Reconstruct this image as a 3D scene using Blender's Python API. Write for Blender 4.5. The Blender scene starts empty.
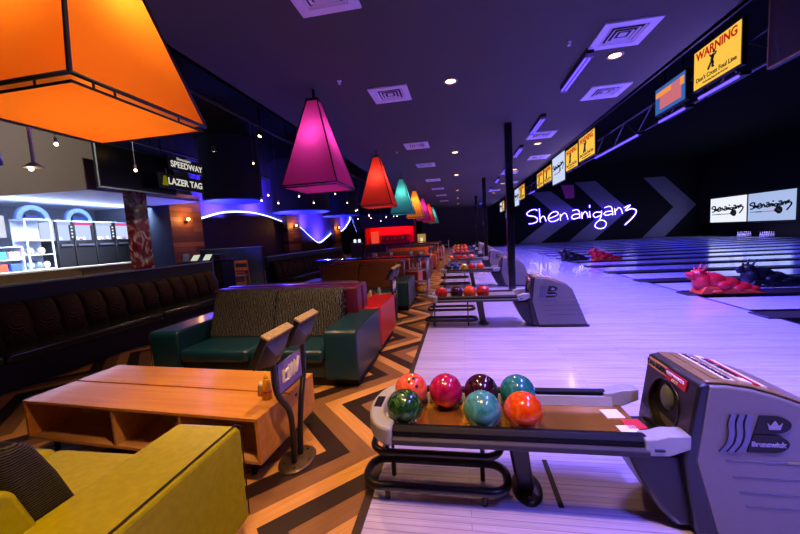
import bpy, bmesh, math, random
from mathutils import Vector, Matrix
random.seed(7)
PI = math.pi
scene = bpy.context.scene
COL = scene.collection

# ------------------------------------------------------------------ helpers
def lin(h):
    h = h.lstrip('#')
    out = []
    for i in (0, 2, 4):
        c = int(h[i:i+2], 16) / 255
        out.append(c / 12.92 if c <= .04045 else ((c + .055) / 1.055) ** 2.4)
    return (*out, 1)

MATS = {}
def nmat(name):
    m = bpy.data.materials.new(name); m.use_nodes = True
    return m, m.node_tree.nodes, m.node_tree.links

def mat(name, c, rough=.5, metal=0, coat=0, var=.12, scale=18, bump=0, emit=0, spec=.5, stretch=None):
    """plain procedural surface: base colour broken up by noise, optional bump"""
    if name in MATS: return MATS[name]
    m, N, L = nmat(name)
    b = N['Principled BSDF']; c = lin(c)
    b.inputs['Roughness'].default_value = rough
    b.inputs['Metallic'].default_value = metal
    b.inputs['Coat Weight'].default_value = coat
    b.inputs['Coat Roughness'].default_value = .12
    b.inputs['Specular IOR Level'].default_value = spec
    tc = N.new('ShaderNodeTexCoord'); nz = N.new('ShaderNodeTexNoise')
    nz.inputs['Scale'].default_value = scale; nz.inputs['Detail'].default_value = 4
    if stretch:
        mp = N.new('ShaderNodeMapping'); mp.inputs['Scale'].default_value = stretch
        L.new(tc.outputs['Object'], mp.inputs['Vector']); L.new(mp.outputs['Vector'], nz.inputs['Vector'])
    else:
        L.new(tc.outputs['Object'], nz.inputs['Vector'])
    r = N.new('ShaderNodeValToRGB')
    r.color_ramp.elements[0].position = .3; r.color_ramp.elements[1].position = .7
    r.color_ramp.elements[0].color = (*[x*(1-var) for x in c[:3]], 1)
    r.color_ramp.elements[1].color = (*[min(1, x*(1+var)) for x in c[:3]], 1)
    L.new(nz.outputs['Fac'], r.inputs['Fac']); L.new(r.outputs['Color'], b.inputs['Base Color'])
    if bump:
        bp = N.new('ShaderNodeBump'); bp.inputs['Strength'].default_value = bump; bp.inputs['Distance'].default_value = .01
        L.new(nz.outputs['Fac'], bp.inputs['Height']); L.new(bp.outputs['Normal'], b.inputs['Normal'])
    if emit:
        b.inputs['Emission Color'].default_value = c; b.inputs['Emission Strength'].default_value = emit
    MATS[name] = m
    return m

def emat(name, c, s):
    if name in MATS: return MATS[name]
    m, N, L = nmat(name)
    N.remove(N['Principled BSDF'])
    e = N.new('ShaderNodeEmission'); e.inputs['Color'].default_value = lin(c); e.inputs['Strength'].default_value = s
    L.new(e.outputs[0], N['Material Output'].inputs['Surface'])
    MATS[name] = m
    return m

class MB:
    def __init__(s): s.bm = bmesh.new()
    def _add(s, geom_verts, M):
        bmesh.ops.transform(s.bm, matrix=M, verts=geom_verts)
    def box(s, c, d, rot=(0, 0, 0), taper=None):
        r = bmesh.ops.create_cube(s.bm, size=1)['verts']
        if taper:
            for v in r:
                if v.co.z > 0: v.co.x *= taper[0]; v.co.y *= taper[1]
        from mathutils import Euler
        s._add(r, Matrix.Translation(c) @ Euler(rot).to_matrix().to_4x4() @ Matrix.Diagonal((*d, 1)))
        return s
    def cyl(s, p0, p1, r0, r1=None, n=16):
        r1 = r0 if r1 is None else r1
        p0, p1 = Vector(p0), Vector(p1); ax = p1 - p0
        r = bmesh.ops.create_cone(s.bm, cap_ends=True, segments=n, radius1=r0, radius2=r1, depth=ax.length)['verts']
        q = Vector((0, 0, 1)).rotation_difference(ax.normalized())
        s._add(r, Matrix.Translation((p0 + p1) / 2) @ q.to_matrix().to_4x4())
        return s
    def sph(s, c, r, u=24, v=16, rot=(0, 0, 0)):
        from mathutils import Euler
        g = bmesh.ops.create_uvsphere(s.bm, u_segments=u, v_segments=v, radius=1)['verts']
        r = r if hasattr(r, '__len__') else (r, r, r)
        s._add(g, Matrix.Translation(c) @ Euler(rot).to_matrix().to_4x4() @ Matrix.Diagonal((*r, 1)))
        return s
    def prism(s, poly, axis, a0, a1):
        """poly in the plane normal to axis: x->(y,z)  y->(x,z)  z->(x,y)"""
        def P(p, a):
            return {'x': (a, p[0], p[1]), 'y': (p[0], a, p[1]), 'z': (p[0], p[1], a)}[axis]
        A = [s.bm.verts.new(P(p, a0)) for p in poly]; Bv = [s.bm.verts.new(P(p, a1)) for p in poly]
        n = len(poly)
        fs = [s.bm.faces.new(A), s.bm.faces.new(Bv[::-1])]
        for i in range(n): fs.append(s.bm.faces.new((A[i], Bv[i], Bv[(i+1) % n], A[(i+1) % n])))
        return s
    def loft(s, rings, close=True, caps=True):
        vs = [[s.bm.verts.new(p) for p in r] for r in rings]
        n = len(rings[0])
        for a, b in zip(vs, vs[1:]):
            for i in range(n if close else n-1):
                s.bm.faces.new((a[i], a[(i+1) % n], b[(i+1) % n], b[i]))
        if caps and close:
            s.bm.faces.new(vs[0][::-1]); s.bm.faces.new(vs[-1])
        return s
    def tube(s, pts, r, n=10, closed=False):
        pts = [Vector(p) for p in pts]; m = len(pts); rings = []
        up = None
        for i, p in enumerate(pts):
            if closed: t = pts[(i+1) % m] - pts[i-1]
            else: t = pts[min(i+1, m-1)] - pts[max(i-1, 0)]
            t.normalize()
            if up is None:
                up = t.orthogonal().normalized()
            up = (up - t * up.dot(t)).normalized(); w = t.cross(up)
            rr = r[i] if hasattr(r, '__len__') else r
            rings.append([s.bm.verts.new(p + (up*math.cos(2*PI*k/n) + w*math.sin(2*PI*k/n))*rr) for k in range(n)])
        last = m if closed else m-1
        for i in range(last):
            a, b = rings[i], rings[(i+1) % m]
            off = 0
            if closed and i == m-1:   # match the twist of the seam
                off = min(range(n), key=lambda o: (a[0].co - b[o].co).length)
            for k in range(n):
                s.bm.faces.new((a[k], a[(k+1) % n], b[(k+1+off) % n], b[(k+off) % n]))
        if not closed:
            s.bm.faces.new(rings[0][::-1]); s.bm.faces.new(rings[-1])
        return s
    def lathe(s, prof, c=(0, 0, 0), n=28):
        rings = []
        for r, z in prof:
            rings.append([(c[0]+r*math.cos(2*PI*k/n), c[1]+r*math.sin(2*PI*k/n), c[2]+z) for k in range(n)])
        return s.loft(rings)
    def out(s, name, m, parent=None, smooth=False, bev=0, seg=2, loc=None, mods=()):
        bmesh.ops.recalc_face_normals(s.bm, faces=s.bm.faces)
        me = bpy.data.meshes.new(name); s.bm.to_mesh(me); s.bm.free()
        me.materials.append(m)
        o = bpy.data.objects.new(name, me); COL.objects.link(o)
        if parent: o.parent = parent
        if loc: o.location = loc
        if bev:
            md = o.modifiers.new('bev', 'BEVEL'); md.width = bev; md.segments = seg; md.limit_method = 'ANGLE'; md.angle_limit = .6
        for kind, kw in mods:
            md = o.modifiers.new(kind.lower(), kind)
            for k, v in kw.items(): setattr(md, k, v)
        if smooth or bev:
            for p in me.polygons: p.use_smooth = True
            if not smooth or bev: me.set_sharp_from_angle(angle=.7)
        return o

def spline(pts, k=6, closed=False):
    P = [Vector(p) for p in pts]; n = len(P); out = []
    g = (lambda i: P[i % n]) if closed else (lambda i: P[max(0, min(n-1, i))])
    for i in range(n if closed else n-1):
        a, b, c, d = g(i-1), g(i), g(i+1), g(i+2)
        for j in range(k):
            t = j/k
            out.append(.5*((2*b) + (c-a)*t + (2*a-5*b+4*c-d)*t*t + (3*b-a-3*c+d)*t**3))
    if not closed: out.append(P[-1])
    return out

def text_mb(txt, size, ex=.002, bold=0, align='CENTER', shear=0):
    cu = bpy.data.curves.new('lettering', 'FONT'); cu.body = txt; cu.size = size; cu.extrude = ex
    cu.align_x = align; cu.align_y = 'CENTER'; cu.offset = bold; cu.shear = shear
    o = bpy.data.objects.new('lettering', cu); COL.objects.link(o)
    me = bpy.data.meshes.new_from_object(o.evaluated_get(bpy.context.evaluated_depsgraph_get()))
    bpy.data.objects.remove(o); bpy.data.curves.remove(cu)
    mb = MB(); mb.bm.from_mesh(me); bpy.data.meshes.remove(me)
    return mb
def place(mb, org, right, up):
    """map a flat mesh from its xy plane onto the plane spanned by right and up at org"""
    r = Vector(right).normalized(); u = Vector(up).normalized(); n = r.cross(u)
    M = Matrix.Translation(org) @ Matrix((r, u, n)).transposed().to_4x4()
    bmesh.ops.transform(mb.bm, matrix=M, verts=mb.bm.verts)
    return mb

def thing(name, label, cat, loc=(0, 0, 0), rz=0, group=None):
    o = bpy.data.objects.new(name, None); COL.objects.link(o)
    o.location = loc; o.rotation_euler = (0, 0, rz); o.empty_display_size = .1
    return tag(o, label, cat, group)
def tag(o, label, cat, group=None, kind=None):
    o['label'] = label; o['category'] = cat
    if group: o['group'] = group
    o['kind'] = kind or 'thing'
    return o
def struct(o, label=None):
    o['kind'] = 'structure'
    if label: o['label'] = label
    return o
def dup(root, loc, label, rz=None, group=None):
    r = root.copy(); COL.objects.link(r); r.location = loc; r['label'] = label
    if rz is not None: r.rotation_euler = (0, 0, rz)
    if group: r['group'] = group
    for ch in list(root.children):
        c = ch.copy(); COL.objects.link(c); c.parent = r
        for g in ch.children:
            d = g.copy(); COL.objects.link(d); d.parent = c
    return r
def light(kind, name, loc, c, w, rot=None, to=None, **kw):
    l = bpy.data.lights.new(name, kind); l.color = lin(c)[:3]; l.energy = w
    for k, v in kw.items(): setattr(l, k, v)
    o = bpy.data.objects.new(name, l); COL.objects.link(o); o.location = loc
    if to is not None:
        o.rotation_euler = (Vector(to) - Vector(loc)).to_track_quat('-Z', 'Y').to_euler()
    elif rot: o.rotation_euler = rot
    return o
ORD = ['first', 'second', 'third', 'fourth', 'fifth', 'sixth', 'seventh', 'eighth', 'ninth', 'tenth', 'eleventh', 'twelfth', 'thirteenth', 'fourteenth', 'fifteenth', 'sixteenth', 'seventeenth', 'eighteenth', 'nineteenth']

# ------------------------------------------------------------------ camera (16 mm class wide angle, eye at 1.6 m)
F, CX, CY, ROLL = 348.0, 400.0, 267.0, .057
dy = Vector((460-CX, -(231.5-CY), F)).normalized()          # the concourse direction seen from the camera
zu = Vector((1, ROLL, 0)).cross(dy)
if zu.y < 0: zu = -zu
zu.normalize()
dx = dy.cross(zu)
if dx.x < 0: dx = -dx
cam_d = bpy.data.cameras.new('camera'); cam = bpy.data.objects.new('camera', cam_d); COL.objects.link(cam)
right = Vector((dx.x, dy.x, zu.x)); up = Vector((dx.y, dy.y, zu.y)); fwd = Vector((dx.z, dy.z, zu.z))
M = Matrix((right, up, -fwd)).transposed().to_4x4(); M.translation = (0, 0, 1.6)
cam.matrix_world = M
cam_d.sensor_width = 36; cam_d.lens = 36*F/800; cam_d.clip_start = .05; cam_d.clip_end = 200
scene.camera = cam
scene.view_settings.view_transform = 'Standard'; scene.view_settings.look = 'None'
scene.view_settings.gamma = 1; scene.view_settings.exposure = .02
w = bpy.data.worlds.new('world'); scene.world = w; w.use_nodes = True
w.node_tree.nodes['Background'].inputs[0].default_value = (.5, .45, .7, 1)
w.node_tree.nodes['Background'].inputs[1].default_value = .004

# ------------------------------------------------------------------ materials
def wood_mat(name, c1, c2, rough=.35, coat=.2, axis='x', grain=26):
    if name in MATS: return MATS[name]
    m, N, L = nmat(name); b = N['Principled BSDF']
    tc = N.new('ShaderNodeTexCoord'); mp = N.new('ShaderNodeMapping'); nz = N.new('ShaderNodeTexNoise'); r = N.new('ShaderNodeValToRGB')
    sc = {'x': (1.2, grain, grain), 'y': (grain, 1.2, grain), 'z': (grain, grain, 1.2)}[axis]
    mp.inputs['Scale'].default_value = sc
    nz.inputs['Scale'].default_value = 1; nz.inputs['Detail'].default_value = 5; nz.inputs['Distortion'].default_value = .6
    r.color_ramp.elements[0].position = .3; r.color_ramp.elements[1].position = .75
    r.color_ramp.elements[0].color = lin(c1); r.color_ramp.elements[1].color = lin(c2)
    L.new(tc.outputs['Object'], mp.inputs[0]); L.new(mp.outputs[0], nz.inputs['Vector'])
    L.new(nz.outputs['Fac'], r.inputs[0]); L.new(r.outputs[0], b.inputs['Base Color'])
    b.inputs['Roughness'].default_value = rough; b.inputs['Coat Weight'].default_value = coat
    MATS[name] = m
    return m

def plank_mat(name, c1, c2, cm, bw, rh, rough, coat, swiz='xy', mortar=.004, bias=0, spec=.5):
    """boards: brick pattern in a chosen plane with long grain inside every board"""
    m, N, L = nmat(name); b = N['Principled BSDF']
    tc = N.new('ShaderNodeTexCoord'); sp = N.new('ShaderNodeSeparateXYZ'); cb = N.new('ShaderNodeCombineXYZ')
    L.new(tc.outputs['Object'], sp.inputs[0])
    L.new(sp.outputs[swiz[0].upper()], cb.inputs[0]); L.new(sp.outputs[swiz[1].upper()], cb.inputs[1])
    br = N.new('ShaderNodeTexBrick'); br.inputs['Scale'].default_value = 1
    br.inputs['Brick Width'].default_value = bw; br.inputs['Row Height'].default_value = rh
    br.inputs['Mortar Size'].default_value = mortar; br.inputs['Bias'].default_value = bias
    br.inputs['Color1'].default_value = lin(c1); br.inputs['Color2'].default_value = lin(c2); br.inputs['Mortar'].default_value = lin(cm)
    br.offset = .37; br.offset_frequency = 2
    L.new(cb.outputs[0], br.inputs['Vector'])
    mp = N.new('ShaderNodeMapping'); mp.inputs['Scale'].default_value = (2, 60, 1)
    nz = N.new('ShaderNodeTexNoise'); nz.inputs['Scale'].default_value = 1; nz.inputs['Detail'].default_value = 4
    L.new(cb.outputs[0], mp.inputs[0]); L.new(mp.outputs[0], nz.inputs['Vector'])
    mx = N.new('ShaderNodeMix'); mx.data_type = 'RGBA'; mx.blend_type = 'MULTIPLY'; mx.inputs[0].default_value = .55
    rr = N.new('ShaderNodeValToRGB'); rr.color_ramp.elements[0].position = .25; rr.color_ramp.elements[0].color = (.45, .45, .45, 1)
    rr.color_ramp.elements[1].position = .65
    L.new(nz.outputs['Fac'], rr.inputs[0])
    L.new(br.outputs['Color'], mx.inputs['A']); L.new(rr.outputs[0], mx.inputs['B'])
    L.new(mx.outputs['Result'], b.inputs['Base Color'])
    b.inputs['Roughness'].default_value = rough; b.inputs['Coat Weight'].default_value = coat; b.inputs['Coat Roughness'].default_value = .08
    b.inputs['Specular IOR Level'].default_value = spec
    MATS[name] = m
    return m

def zigzag_mat():
    m, N, L = nmat('zigzag plank floor'); b = N['Principled BSDF']
    tc = N.new('ShaderNodeTexCoord'); sp = N.new('ShaderNodeSeparateXYZ'); L.new(tc.outputs['Object'], sp.inputs[0])
    def mth(op, a, bb=None, c=None):
        n = N.new('ShaderNodeMath'); n.operation = op
        for i, v in enumerate((a, bb, c)):
            if v is None: continue
            if isinstance(v, (int, float)): n.inputs[i].default_value = v
            else: L.new(v, n.inputs[i])
        return n.outputs[0]
    y = mth('ADD', sp.outputs['Y'], 50*1.44-2.36)
    pp = mth('PINGPONG', y, .72)
    u = mth('ADD', sp.outputs['X'], mth('MULTIPLY', pp, .97))
    u = mth('ADD', u, 40*.57+.67)
    f = mth('FRACT', mth('DIVIDE', u, .57))
    r = N.new('ShaderNodeValToRGB'); r.color_ramp.interpolation = 'CONSTANT'
    E = r.color_ramp.elements
    E[0].position = 0; E[0].color = lin('#d39c50'); E[1].position = .3; E[1].color = lin('#2c1e15')
    for p, c in ((.64, '#8a6338'),):
        e = E.new(p); e.color = lin(c)
    L.new(f, r.inputs[0])
    # grain following each leg of the zigzag
    v1 = mth('SUBTRACT', sp.outputs['X'], mth('MULTIPLY', pp, -1.05))
    cb = N.new('ShaderNodeCombineXYZ'); L.new(mth('MULTIPLY', u, 70), cb.inputs[0]); L.new(mth('MULTIPLY', y, 3), cb.inputs[1])
    nz = N.new('ShaderNodeTexNoise'); nz.inputs['Scale'].default_value = 1; nz.inputs['Detail'].default_value = 3
    L.new(cb.outputs[0], nz.inputs['Vector'])
    rr = N.new('ShaderNodeValToRGB'); rr.color_ramp.elements[0].position = .25; rr.color_ramp.elements[0].color = (.6, .6, .6, 1); rr.color_ramp.elements[1].position = .7
    L.new(nz.outputs['Fac'], rr.inputs[0])
    mx = N.new('ShaderNodeMix'); mx.data_type = 'RGBA'; mx.blend_type = 'MULTIPLY'; mx.inputs[0].default_value = .8
    L.new(r.outputs[0], mx.inputs['A']); L.new(rr.outputs[0], mx.inputs['B']); L.new(mx.outputs['Result'], b.inputs['Base Color'])
    b.inputs['Roughness'].default_value = .42
    return m

def fabric_mat(name, c1, c2, scale=34, kind='wave'):
    """upholstery woven with wavy vertical lines"""
    if name in MATS: return MATS[name]
    m, N, L = nmat(name); b = N['Principled BSDF']
    tc = N.new('ShaderNodeTexCoord')
    wv = N.new('ShaderNodeTexWave'); wv.wave_type = 'BANDS'; wv.bands_direction = 'Z' if kind == 'stripe' else 'X'
    wv.inputs['Scale'].default_value = scale/6; wv.inputs['Distortion'].default_value = 5 if kind == 'wave' else 2.5 if kind == 'stripe' else 1.5
    wv.inputs['Detail'].default_value = 3 if kind == 'stripe' else 1; wv.inputs['Detail Scale'].default_value = 2.2
    mp = N.new('ShaderNodeMapping'); mp.inputs['Scale'].default_value = (1.5, .6, 1.2)
    L.new(tc.outputs['Object'], mp.inputs[0]); L.new(mp.outputs[0], wv.inputs['Vector'])
    r = N.new('ShaderNodeValToRGB'); r.color_ramp.elements[0].position = .55; r.color_ramp.elements[1].position = .85
    r.color_ramp.elements[0].color = lin(c1); r.color_ramp.elements[1].color = lin(c2)
    L.new(wv.outputs['Fac'], r.inputs[0]); L.new(r.outputs[0], b.inputs['Base Color'])
    b.inputs['Roughness'].default_value = .7; b.inputs['Specular IOR Level'].default_value = .25
    MATS[name] = m
    return m

def marble_mat(name, c1, c2, c3=None, scale=7):
    if name in MATS: return MATS[name]
    m, N, L = nmat(name); b = N['Principled BSDF']
    tc = N.new('ShaderNodeTexCoord'); nz = N.new('ShaderNodeTexNoise')
    nz.inputs['Scale'].default_value = scale; nz.inputs['Detail'].default_value = 5; nz.inputs['Distortion'].default_value = 2.2
    r = N.new('ShaderNodeValToRGB'); E = r.color_ramp.elements
    E[0].position = .35; E[0].color = lin(c1); E[1].position = .68; E[1].color = lin(c2)
    if c3: e = E.new(.52); e.color = lin(c3)
    L.new(tc.outputs['Object'], nz.inputs['Vector']); L.new(nz.outputs['Fac'], r.inputs[0]); L.new(r.outputs[0], b.inputs['Base Color'])
    b.inputs['Roughness'].default_value = .16; b.inputs['Coat Weight'].default_value = .6; b.inputs['Coat Roughness'].default_value = .05
    MATS[name] = m
    return m

def shade_mat(name, c, em=.25):
    m, N, L = nmat(name); N.remove(N['Principled BSDF'])
    t = N.new('ShaderNodeBsdfTranslucent'); d = N.new('ShaderNodeBsdfDiffuse'); e = N.new('ShaderNodeEmission')
    nz = N.new('ShaderNodeTexNoise'); nz.inputs['Scale'].default_value = 40
    r = N.new('ShaderNodeValToRGB'); cl = lin(c)
    r.color_ramp.elements[0].color = (*[x*.93 for x in cl[:3]], 1); r.color_ramp.elements[1].color = cl
    L.new(nz.outputs['Fac'], r.inputs[0]); L.new(r.outputs[0], t.inputs[0]); L.new(r.outputs[0], d.inputs[0])
    e.inputs[0].default_value = cl; e.inputs[1].default_value = em
    mx = N.new('ShaderNodeMixShader'); mx.inputs[0].default_value = .25
    L.new(t.outputs[0], mx.inputs[1]); L.new(d.outputs[0], mx.inputs[2])
    ad = N.new('ShaderNodeAddShader'); L.new(mx.outputs[0], ad.inputs[0]); L.new(e.outputs[0], ad.inputs[1])
    L.new(ad.outputs[0], N['Material Output'].inputs['Surface'])
    return m

BLACK = mat('black powder coat', '#0b0b0c', .35, coat=.3, var=.2)
BLACKM = mat('matt black', '#0a0a0b', .7, var=.2)
STEEL = mat('brushed steel', '#b9bcc2', .3, metal=.9, scale=60)
GREYP = mat('light grey moulded plastic', '#9aa09c', .35, coat=.2, var=.05)
HOODG = mat('silver grey hood shell', '#74716a', .45, metal=.05, coat=.05, var=.06, scale=160, bump=.05)
HOODB = mat('charcoal hood plastic', '#17161a', .4, coat=.1, var=.15, scale=90, bump=.05)
CHROME = mat('polished chrome', '#d8d8dc', .1, metal=1)
WHITE = mat('white paper', '#e8e6e0', .6, var=.03)
# ------------------------------------------------------------------ setting
FAR, END, CEIL = 36.5, 21.5, 3.9
XL, XR = -3.25, 3.17                # the dropped ceiling ends here on both sides
APX, FOUL = -.6, 4.78
struct(MB().box((-7.05, 16.25, -.05), (12.9, 40.5, .1)).out('floor', zigzag_mat()))
APM = plank_mat('lacquered pale lane boards', '#d4cfe6', '#c2bbd8', '#8f84a8', 1.9, .045, .22, .8, 'xy', .0016)
struct(MB().box(((APX+FOUL)/2, 16.25, -.05), (FOUL-APX, 40.5, .1)).out('approach_floor', APM))
struct(MB().box((APX-.02, 16.25, .004), (.05, 40.5, .012)).out('trim_1', mat('dark edge strip', '#3a2a22', .5)))
struct(MB().box((FOUL-.02, 16.25, .001), (.05, 40.5, .006)).out('trim_2', mat('foul line black', '#141418', .4)))
LANEM = plank_mat('oiled lane maple', '#d8d2ec', '#c4bee0', '#7a78a0', 2.4, .04, .2, .35, 'xy', .0016, spec=.35)
GUT = mat('gutter grey plastic', '#141318', .4, var=.1)
CAPM = mat('capping laminate', '#2a2220', .45, var=.2)
PITCH, DIV0 = 1.95, 2.4
divs = [DIV0 + PITCH*j for j in range(-3, 18)]
LANES = []
for a, b in zip(divs, divs[1:]):
    if b > FAR: break
    l = struct(MB().box(((FOUL+21.4)/2, (a+b)/2, -.05), (21.4-FOUL, 1.06, .1)).out('bowling_lane', LANEM)); LANES.append((a+b)/2)
for d in divs:
    if d > FAR: break
    c = struct(MB().box(((4.6+21.4)/2, d, .0), (21.4-4.6, .40, .05)).out('lane_divider', CAPM, bev=.01))
    for s in (-1, 1):
        n = 8
        arc = [(d + s*(.2+.1225) + .1225*math.cos(PI+PI*k/n), .0+.09*math.sin(PI+PI*k/n)-.002) for k in range(n+1)]
        out = arc + [(arc[-1][0], -.14), (arc[0][0], -.14)]
        struct(MB().prism(out, 'x', FOUL, 21.4).out('gutter', GUT, c, smooth=False))
struct(MB().box((22.0, 16.25, -.2), (1.4, 40.5, .1)).out('pit_floor', BLACKM))
VB = mat('dead black paint', '#040405', .9, var=.2, spec=.1)
DARKW = mat('black painted wall', '#0c0b12', .75, var=.25, scale=3)
CEILM = mat('charcoal ceiling paint', '#3a3a2c', .85, var=.06, scale=220, bump=.15)
struct(MB().box(((XL+XR)/2, 16.25, CEIL+.06), (XR-XL, 40.5, .12)).out('ceiling', CEILM))
struct(MB().box((XR-.02, 16.25, CEIL+1.6), (.1, 40.5, 3.2)).out('fascia_east', DARKW))
struct(MB().box((XL+.02, 16.25, CEIL+.75), (.1, 40.5, 1.5)).out('fascia_west', VB))
struct(MB().box(((XR+23)/2, 16.25, 7.05), (23-XR, 40.5, .1)).out('ceiling_lanes', VB))
struct(MB().box(((XL-13.5)/2, 16.25, 5.35), (13.5+XL, 40.5, .1)).out('ceiling_open', VB))
struct(MB().box((21.6, 16.25, 4.05), (.2, 40.5, 6.1)).out('wall_end', mat('black masking wall', '#050507', .7, var=.2, spec=.2)))
struct(MB().box((22.9, 16.25, 3.4), (.2, 40.5, 7.4)).out('wall_pit', BLACKM))
wf = struct(MB().box((5, FAR+.1, 3.4), (36.5, .2, 7.4)).out('wall_far', mat('black far wall', '#08080d', .8, var=.2, scale=2, spec=.2)))
struct(MB().box((-13.4, 16.25, 2.6), (.2, 40.5, 5.6)).out('wall_west', mat('grey white plaster', '#9aa0b4', .8, var=.08)))
struct(MB().box((5, -3.9, 3.4), (36.5, .2, 7.4)).out('wall_back', DARKW))
# the concourse end wall in brownish black, and the chevrons painted on the lane side
struct(MB().box((-.55, FAR-.03, 1.95), (6.7, .04, 3.9)).out('wall_concourse', mat('brown black wall', '#3a342e', .7, var=.3, scale=14)))
CHEV = mat('grey violet chevron paint', '#5c596e', .7, var=.12, scale=6)
for pts in ([(17.04, 5.6), (18.79, 5.6), (21.45, 2.86), (18.85, .02), (16.95, .02), (19.57, 2.75)],
            [(11.05, 5.65), (12.91, 5.65), (15.78, 2.77), (12.7, .02), (10.44, .02), (13.69, 2.8)],
            [(6.95, 5.0), (8.86, 5.0), (11.52, 2.65), (7.85, .02), (5.76, .02), (9.29, 2.72)]):
    MB().prism(pts, 'y', FAR-.02, FAR).out('chevron_stripe', CHEV, wf)
MB().prism([(9.8, 5.5), (10.95, 5.45), (11.0, 4.2), (10.2, 4.2)], 'y', FAR-.03, FAR).out('colour_panel', mat('magenta panel paint', '#b03a8a', .7), wf)

# ------------------------------------------------------------------ posts
POSTM = mat('glossy black post paint', '#09090b', .22, coat=.5, var=.1)
def post(Y, label):
    t = thing('ceiling_post', label, 'post', (1.12, Y, 0), group='black posts between the ball returns')
    MB().box((0, 0, 1.95), (.16, .16, 3.9)).out('shaft', POSTM, t, bev=.012)
    MB().box((0, 0, .012), (.26, .26, .024)).out('foot_plate', POSTM, t, bev=.004)
    MB().box((-.09, -.04, 1.9), (.02, .07, .12)).out('switch_plate', mat('grey switch plate', '#77777c', .5), t)
post(8.2, 'tall glossy black ceiling post rising behind the second ball return')
post(16.1, 'black ceiling post standing second in line down the approach')
post(24.0, 'black ceiling post standing third in line, far down the approach')

# ------------------------------------------------------------------ ceiling fittings
VENTM = mat('white enamel vent', '#c9c6d6', .5, var=.04)
def vent(x, y, label, s=.62, turn=0):
    t = thing('ceiling_vent', label, 'vent', (x, y, CEIL-.0), turn, 'square air vents in the dropped ceiling')
    h = s/2
    f = MB()
    for k in range(4):
        a = k*PI/2
        f.box((math.cos(a)*(h-.05), math.sin(a)*(h-.05), -.008), (.1, s if k % 2 else s-.2, .026), (0, 0, a))
    f.out('frame', VENTM, t)
    g = MB()
    for q in (.19, .14, .09):
        for k in range(4):
            a = k*PI/2
            g.box((math.cos(a)*q, math.sin(a)*q, -.02+q*.04), (.026, q*2, .006), (0, .5, a))
    g.box((0, 0, -.012), (.09, .09, .006)).out('louver_grille', VENTM, t)
    MB().box((0, 0, -.002), (s-.16, s-.16, .004)).out('duct_opening', BLACKM, t)
VL = [(-1.19, 3.3), (-1.03, 5.83), (-1.02, 9.3), (-1.05, 12.0), (-1.06, 15.5), (-1.05, 18.6), (-1.05, 22), (-1.05, 26)]
for i, (x, y) in enumerate(VL):
    vent(x, y, f'white square ceiling vent, {ORD[i]} in the row beside the coloured pyramid lamps')
VR = [(2.06, 4.93), (2.6, 6.9), (2.1, 9.5), (2.65, 12.4), (2.1, 15.2), (2.6, 18.4), (2.1, 21.5)]
for i, (x, y) in enumerate(VR):
    vent(x, y, f'white square ceiling vent, {ORD[i]} in the row beside the hanging screens')
DLM = emat('warm downlight lens', '#ffbe70', 16)
TRIM = mat('downlight trim', '#8d8378', .4, metal=.4)
def downlight(x, y, label, pw):
    t = thing('downlight', label, 'ceiling light', (x, y, CEIL), 0, 'warm recessed downlights')
    MB().lathe([(.075, -.001), (.11, -.001), (.11, -.012), (.095, -.02), (.075, -.012)], n=24).out('trim_ring', TRIM, t, smooth=True)
    MB().cyl((0, 0, -.012), (0, 0, -.004), .076).out('lens', DLM, t)
    if pw: light('SPOT', 'downlight_beam', (x, y, CEIL-.04), '#ffbe78', pw, (0, 0, 0), spot_size=2.1, spot_blend=.8, shadow_soft_size=.06)
for i, y in enumerate((.9, 5.63, 10.5, 14.6, 20.0, 24.7, 29.4)):
    downlight(-.05, y, f'round warm downlight, {ORD[i]} along the middle of the ceiling', [420, 360, 400, 480, 520, 420, 300][i])
for i, y in enumerate((5.5, 10.4, 14.5, 18.6, 23)):
    downlight(2.2, y, f'round warm downlight, {ORD[i]} in the row beside the screens', 160)
TUBE = emat('violet blacklight tube', '#4a35ff', 4.5)
def tube_light(x, y, label, L=1.22):
    t = thing('ceiling_tube_light', label, 'tube light', (x, y, CEIL), 0, 'violet tube lights on the ceiling')
    MB().box((0, 0, -.032), (.1, L, .076)).out('housing', BLACKM, t, bev=.006)
    for s in (-1, 1):
        MB().cyl((s*.028, -L/2+.05, -.088), (s*.028, L/2-.05, -.088), .014, n=10).out('tube', TUBE, t, smooth=True)
        MB().box((0, s*(L/2-.025), -.085), (.1, .05, .05)).out('lamp_holder', mat('holder cap', '#77728a', .5), t, bev=.004)
    light('AREA', 'tube_glow', (x, y, CEIL-.12), '#766cff', 140, (0, -.12, 0), shape='RECTANGLE', size=.1, size_y=1.15, spread=1.75)
for i, y in enumerate((.6, 3.2, 5.8, 8.4, 11.0, 13.6, 16.8, 20.5, 25, 30)):
    tube_light(1.78, y, f'violet tube light on the ceiling, {ORD[i]} in line towards the far wall')
for i, (x, y) in enumerate(((-1.66, 5.14), (1.45, 4.95), (-1.64, 9.8))):
    t = thing('ceiling_sprinkler', ['small white sprinkler head near the magenta lamp', 'small round sprinkler head near the first tube light', 'small white sprinkler head near the red lamp'][i], 'sprinkler', (x, y, CEIL))
    MB().lathe([(.001, .004), (.035, .004), (.03, -.012), (.012, -.016), (.012, -.04), (.001, -.04)], n=16).out('body', STEEL, t, smooth=True)
    MB().lathe([(.001, -.04), (.022, -.04), (.022, -.044), (.001, -.044)], n=16).out('deflector', STEEL, t)

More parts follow.
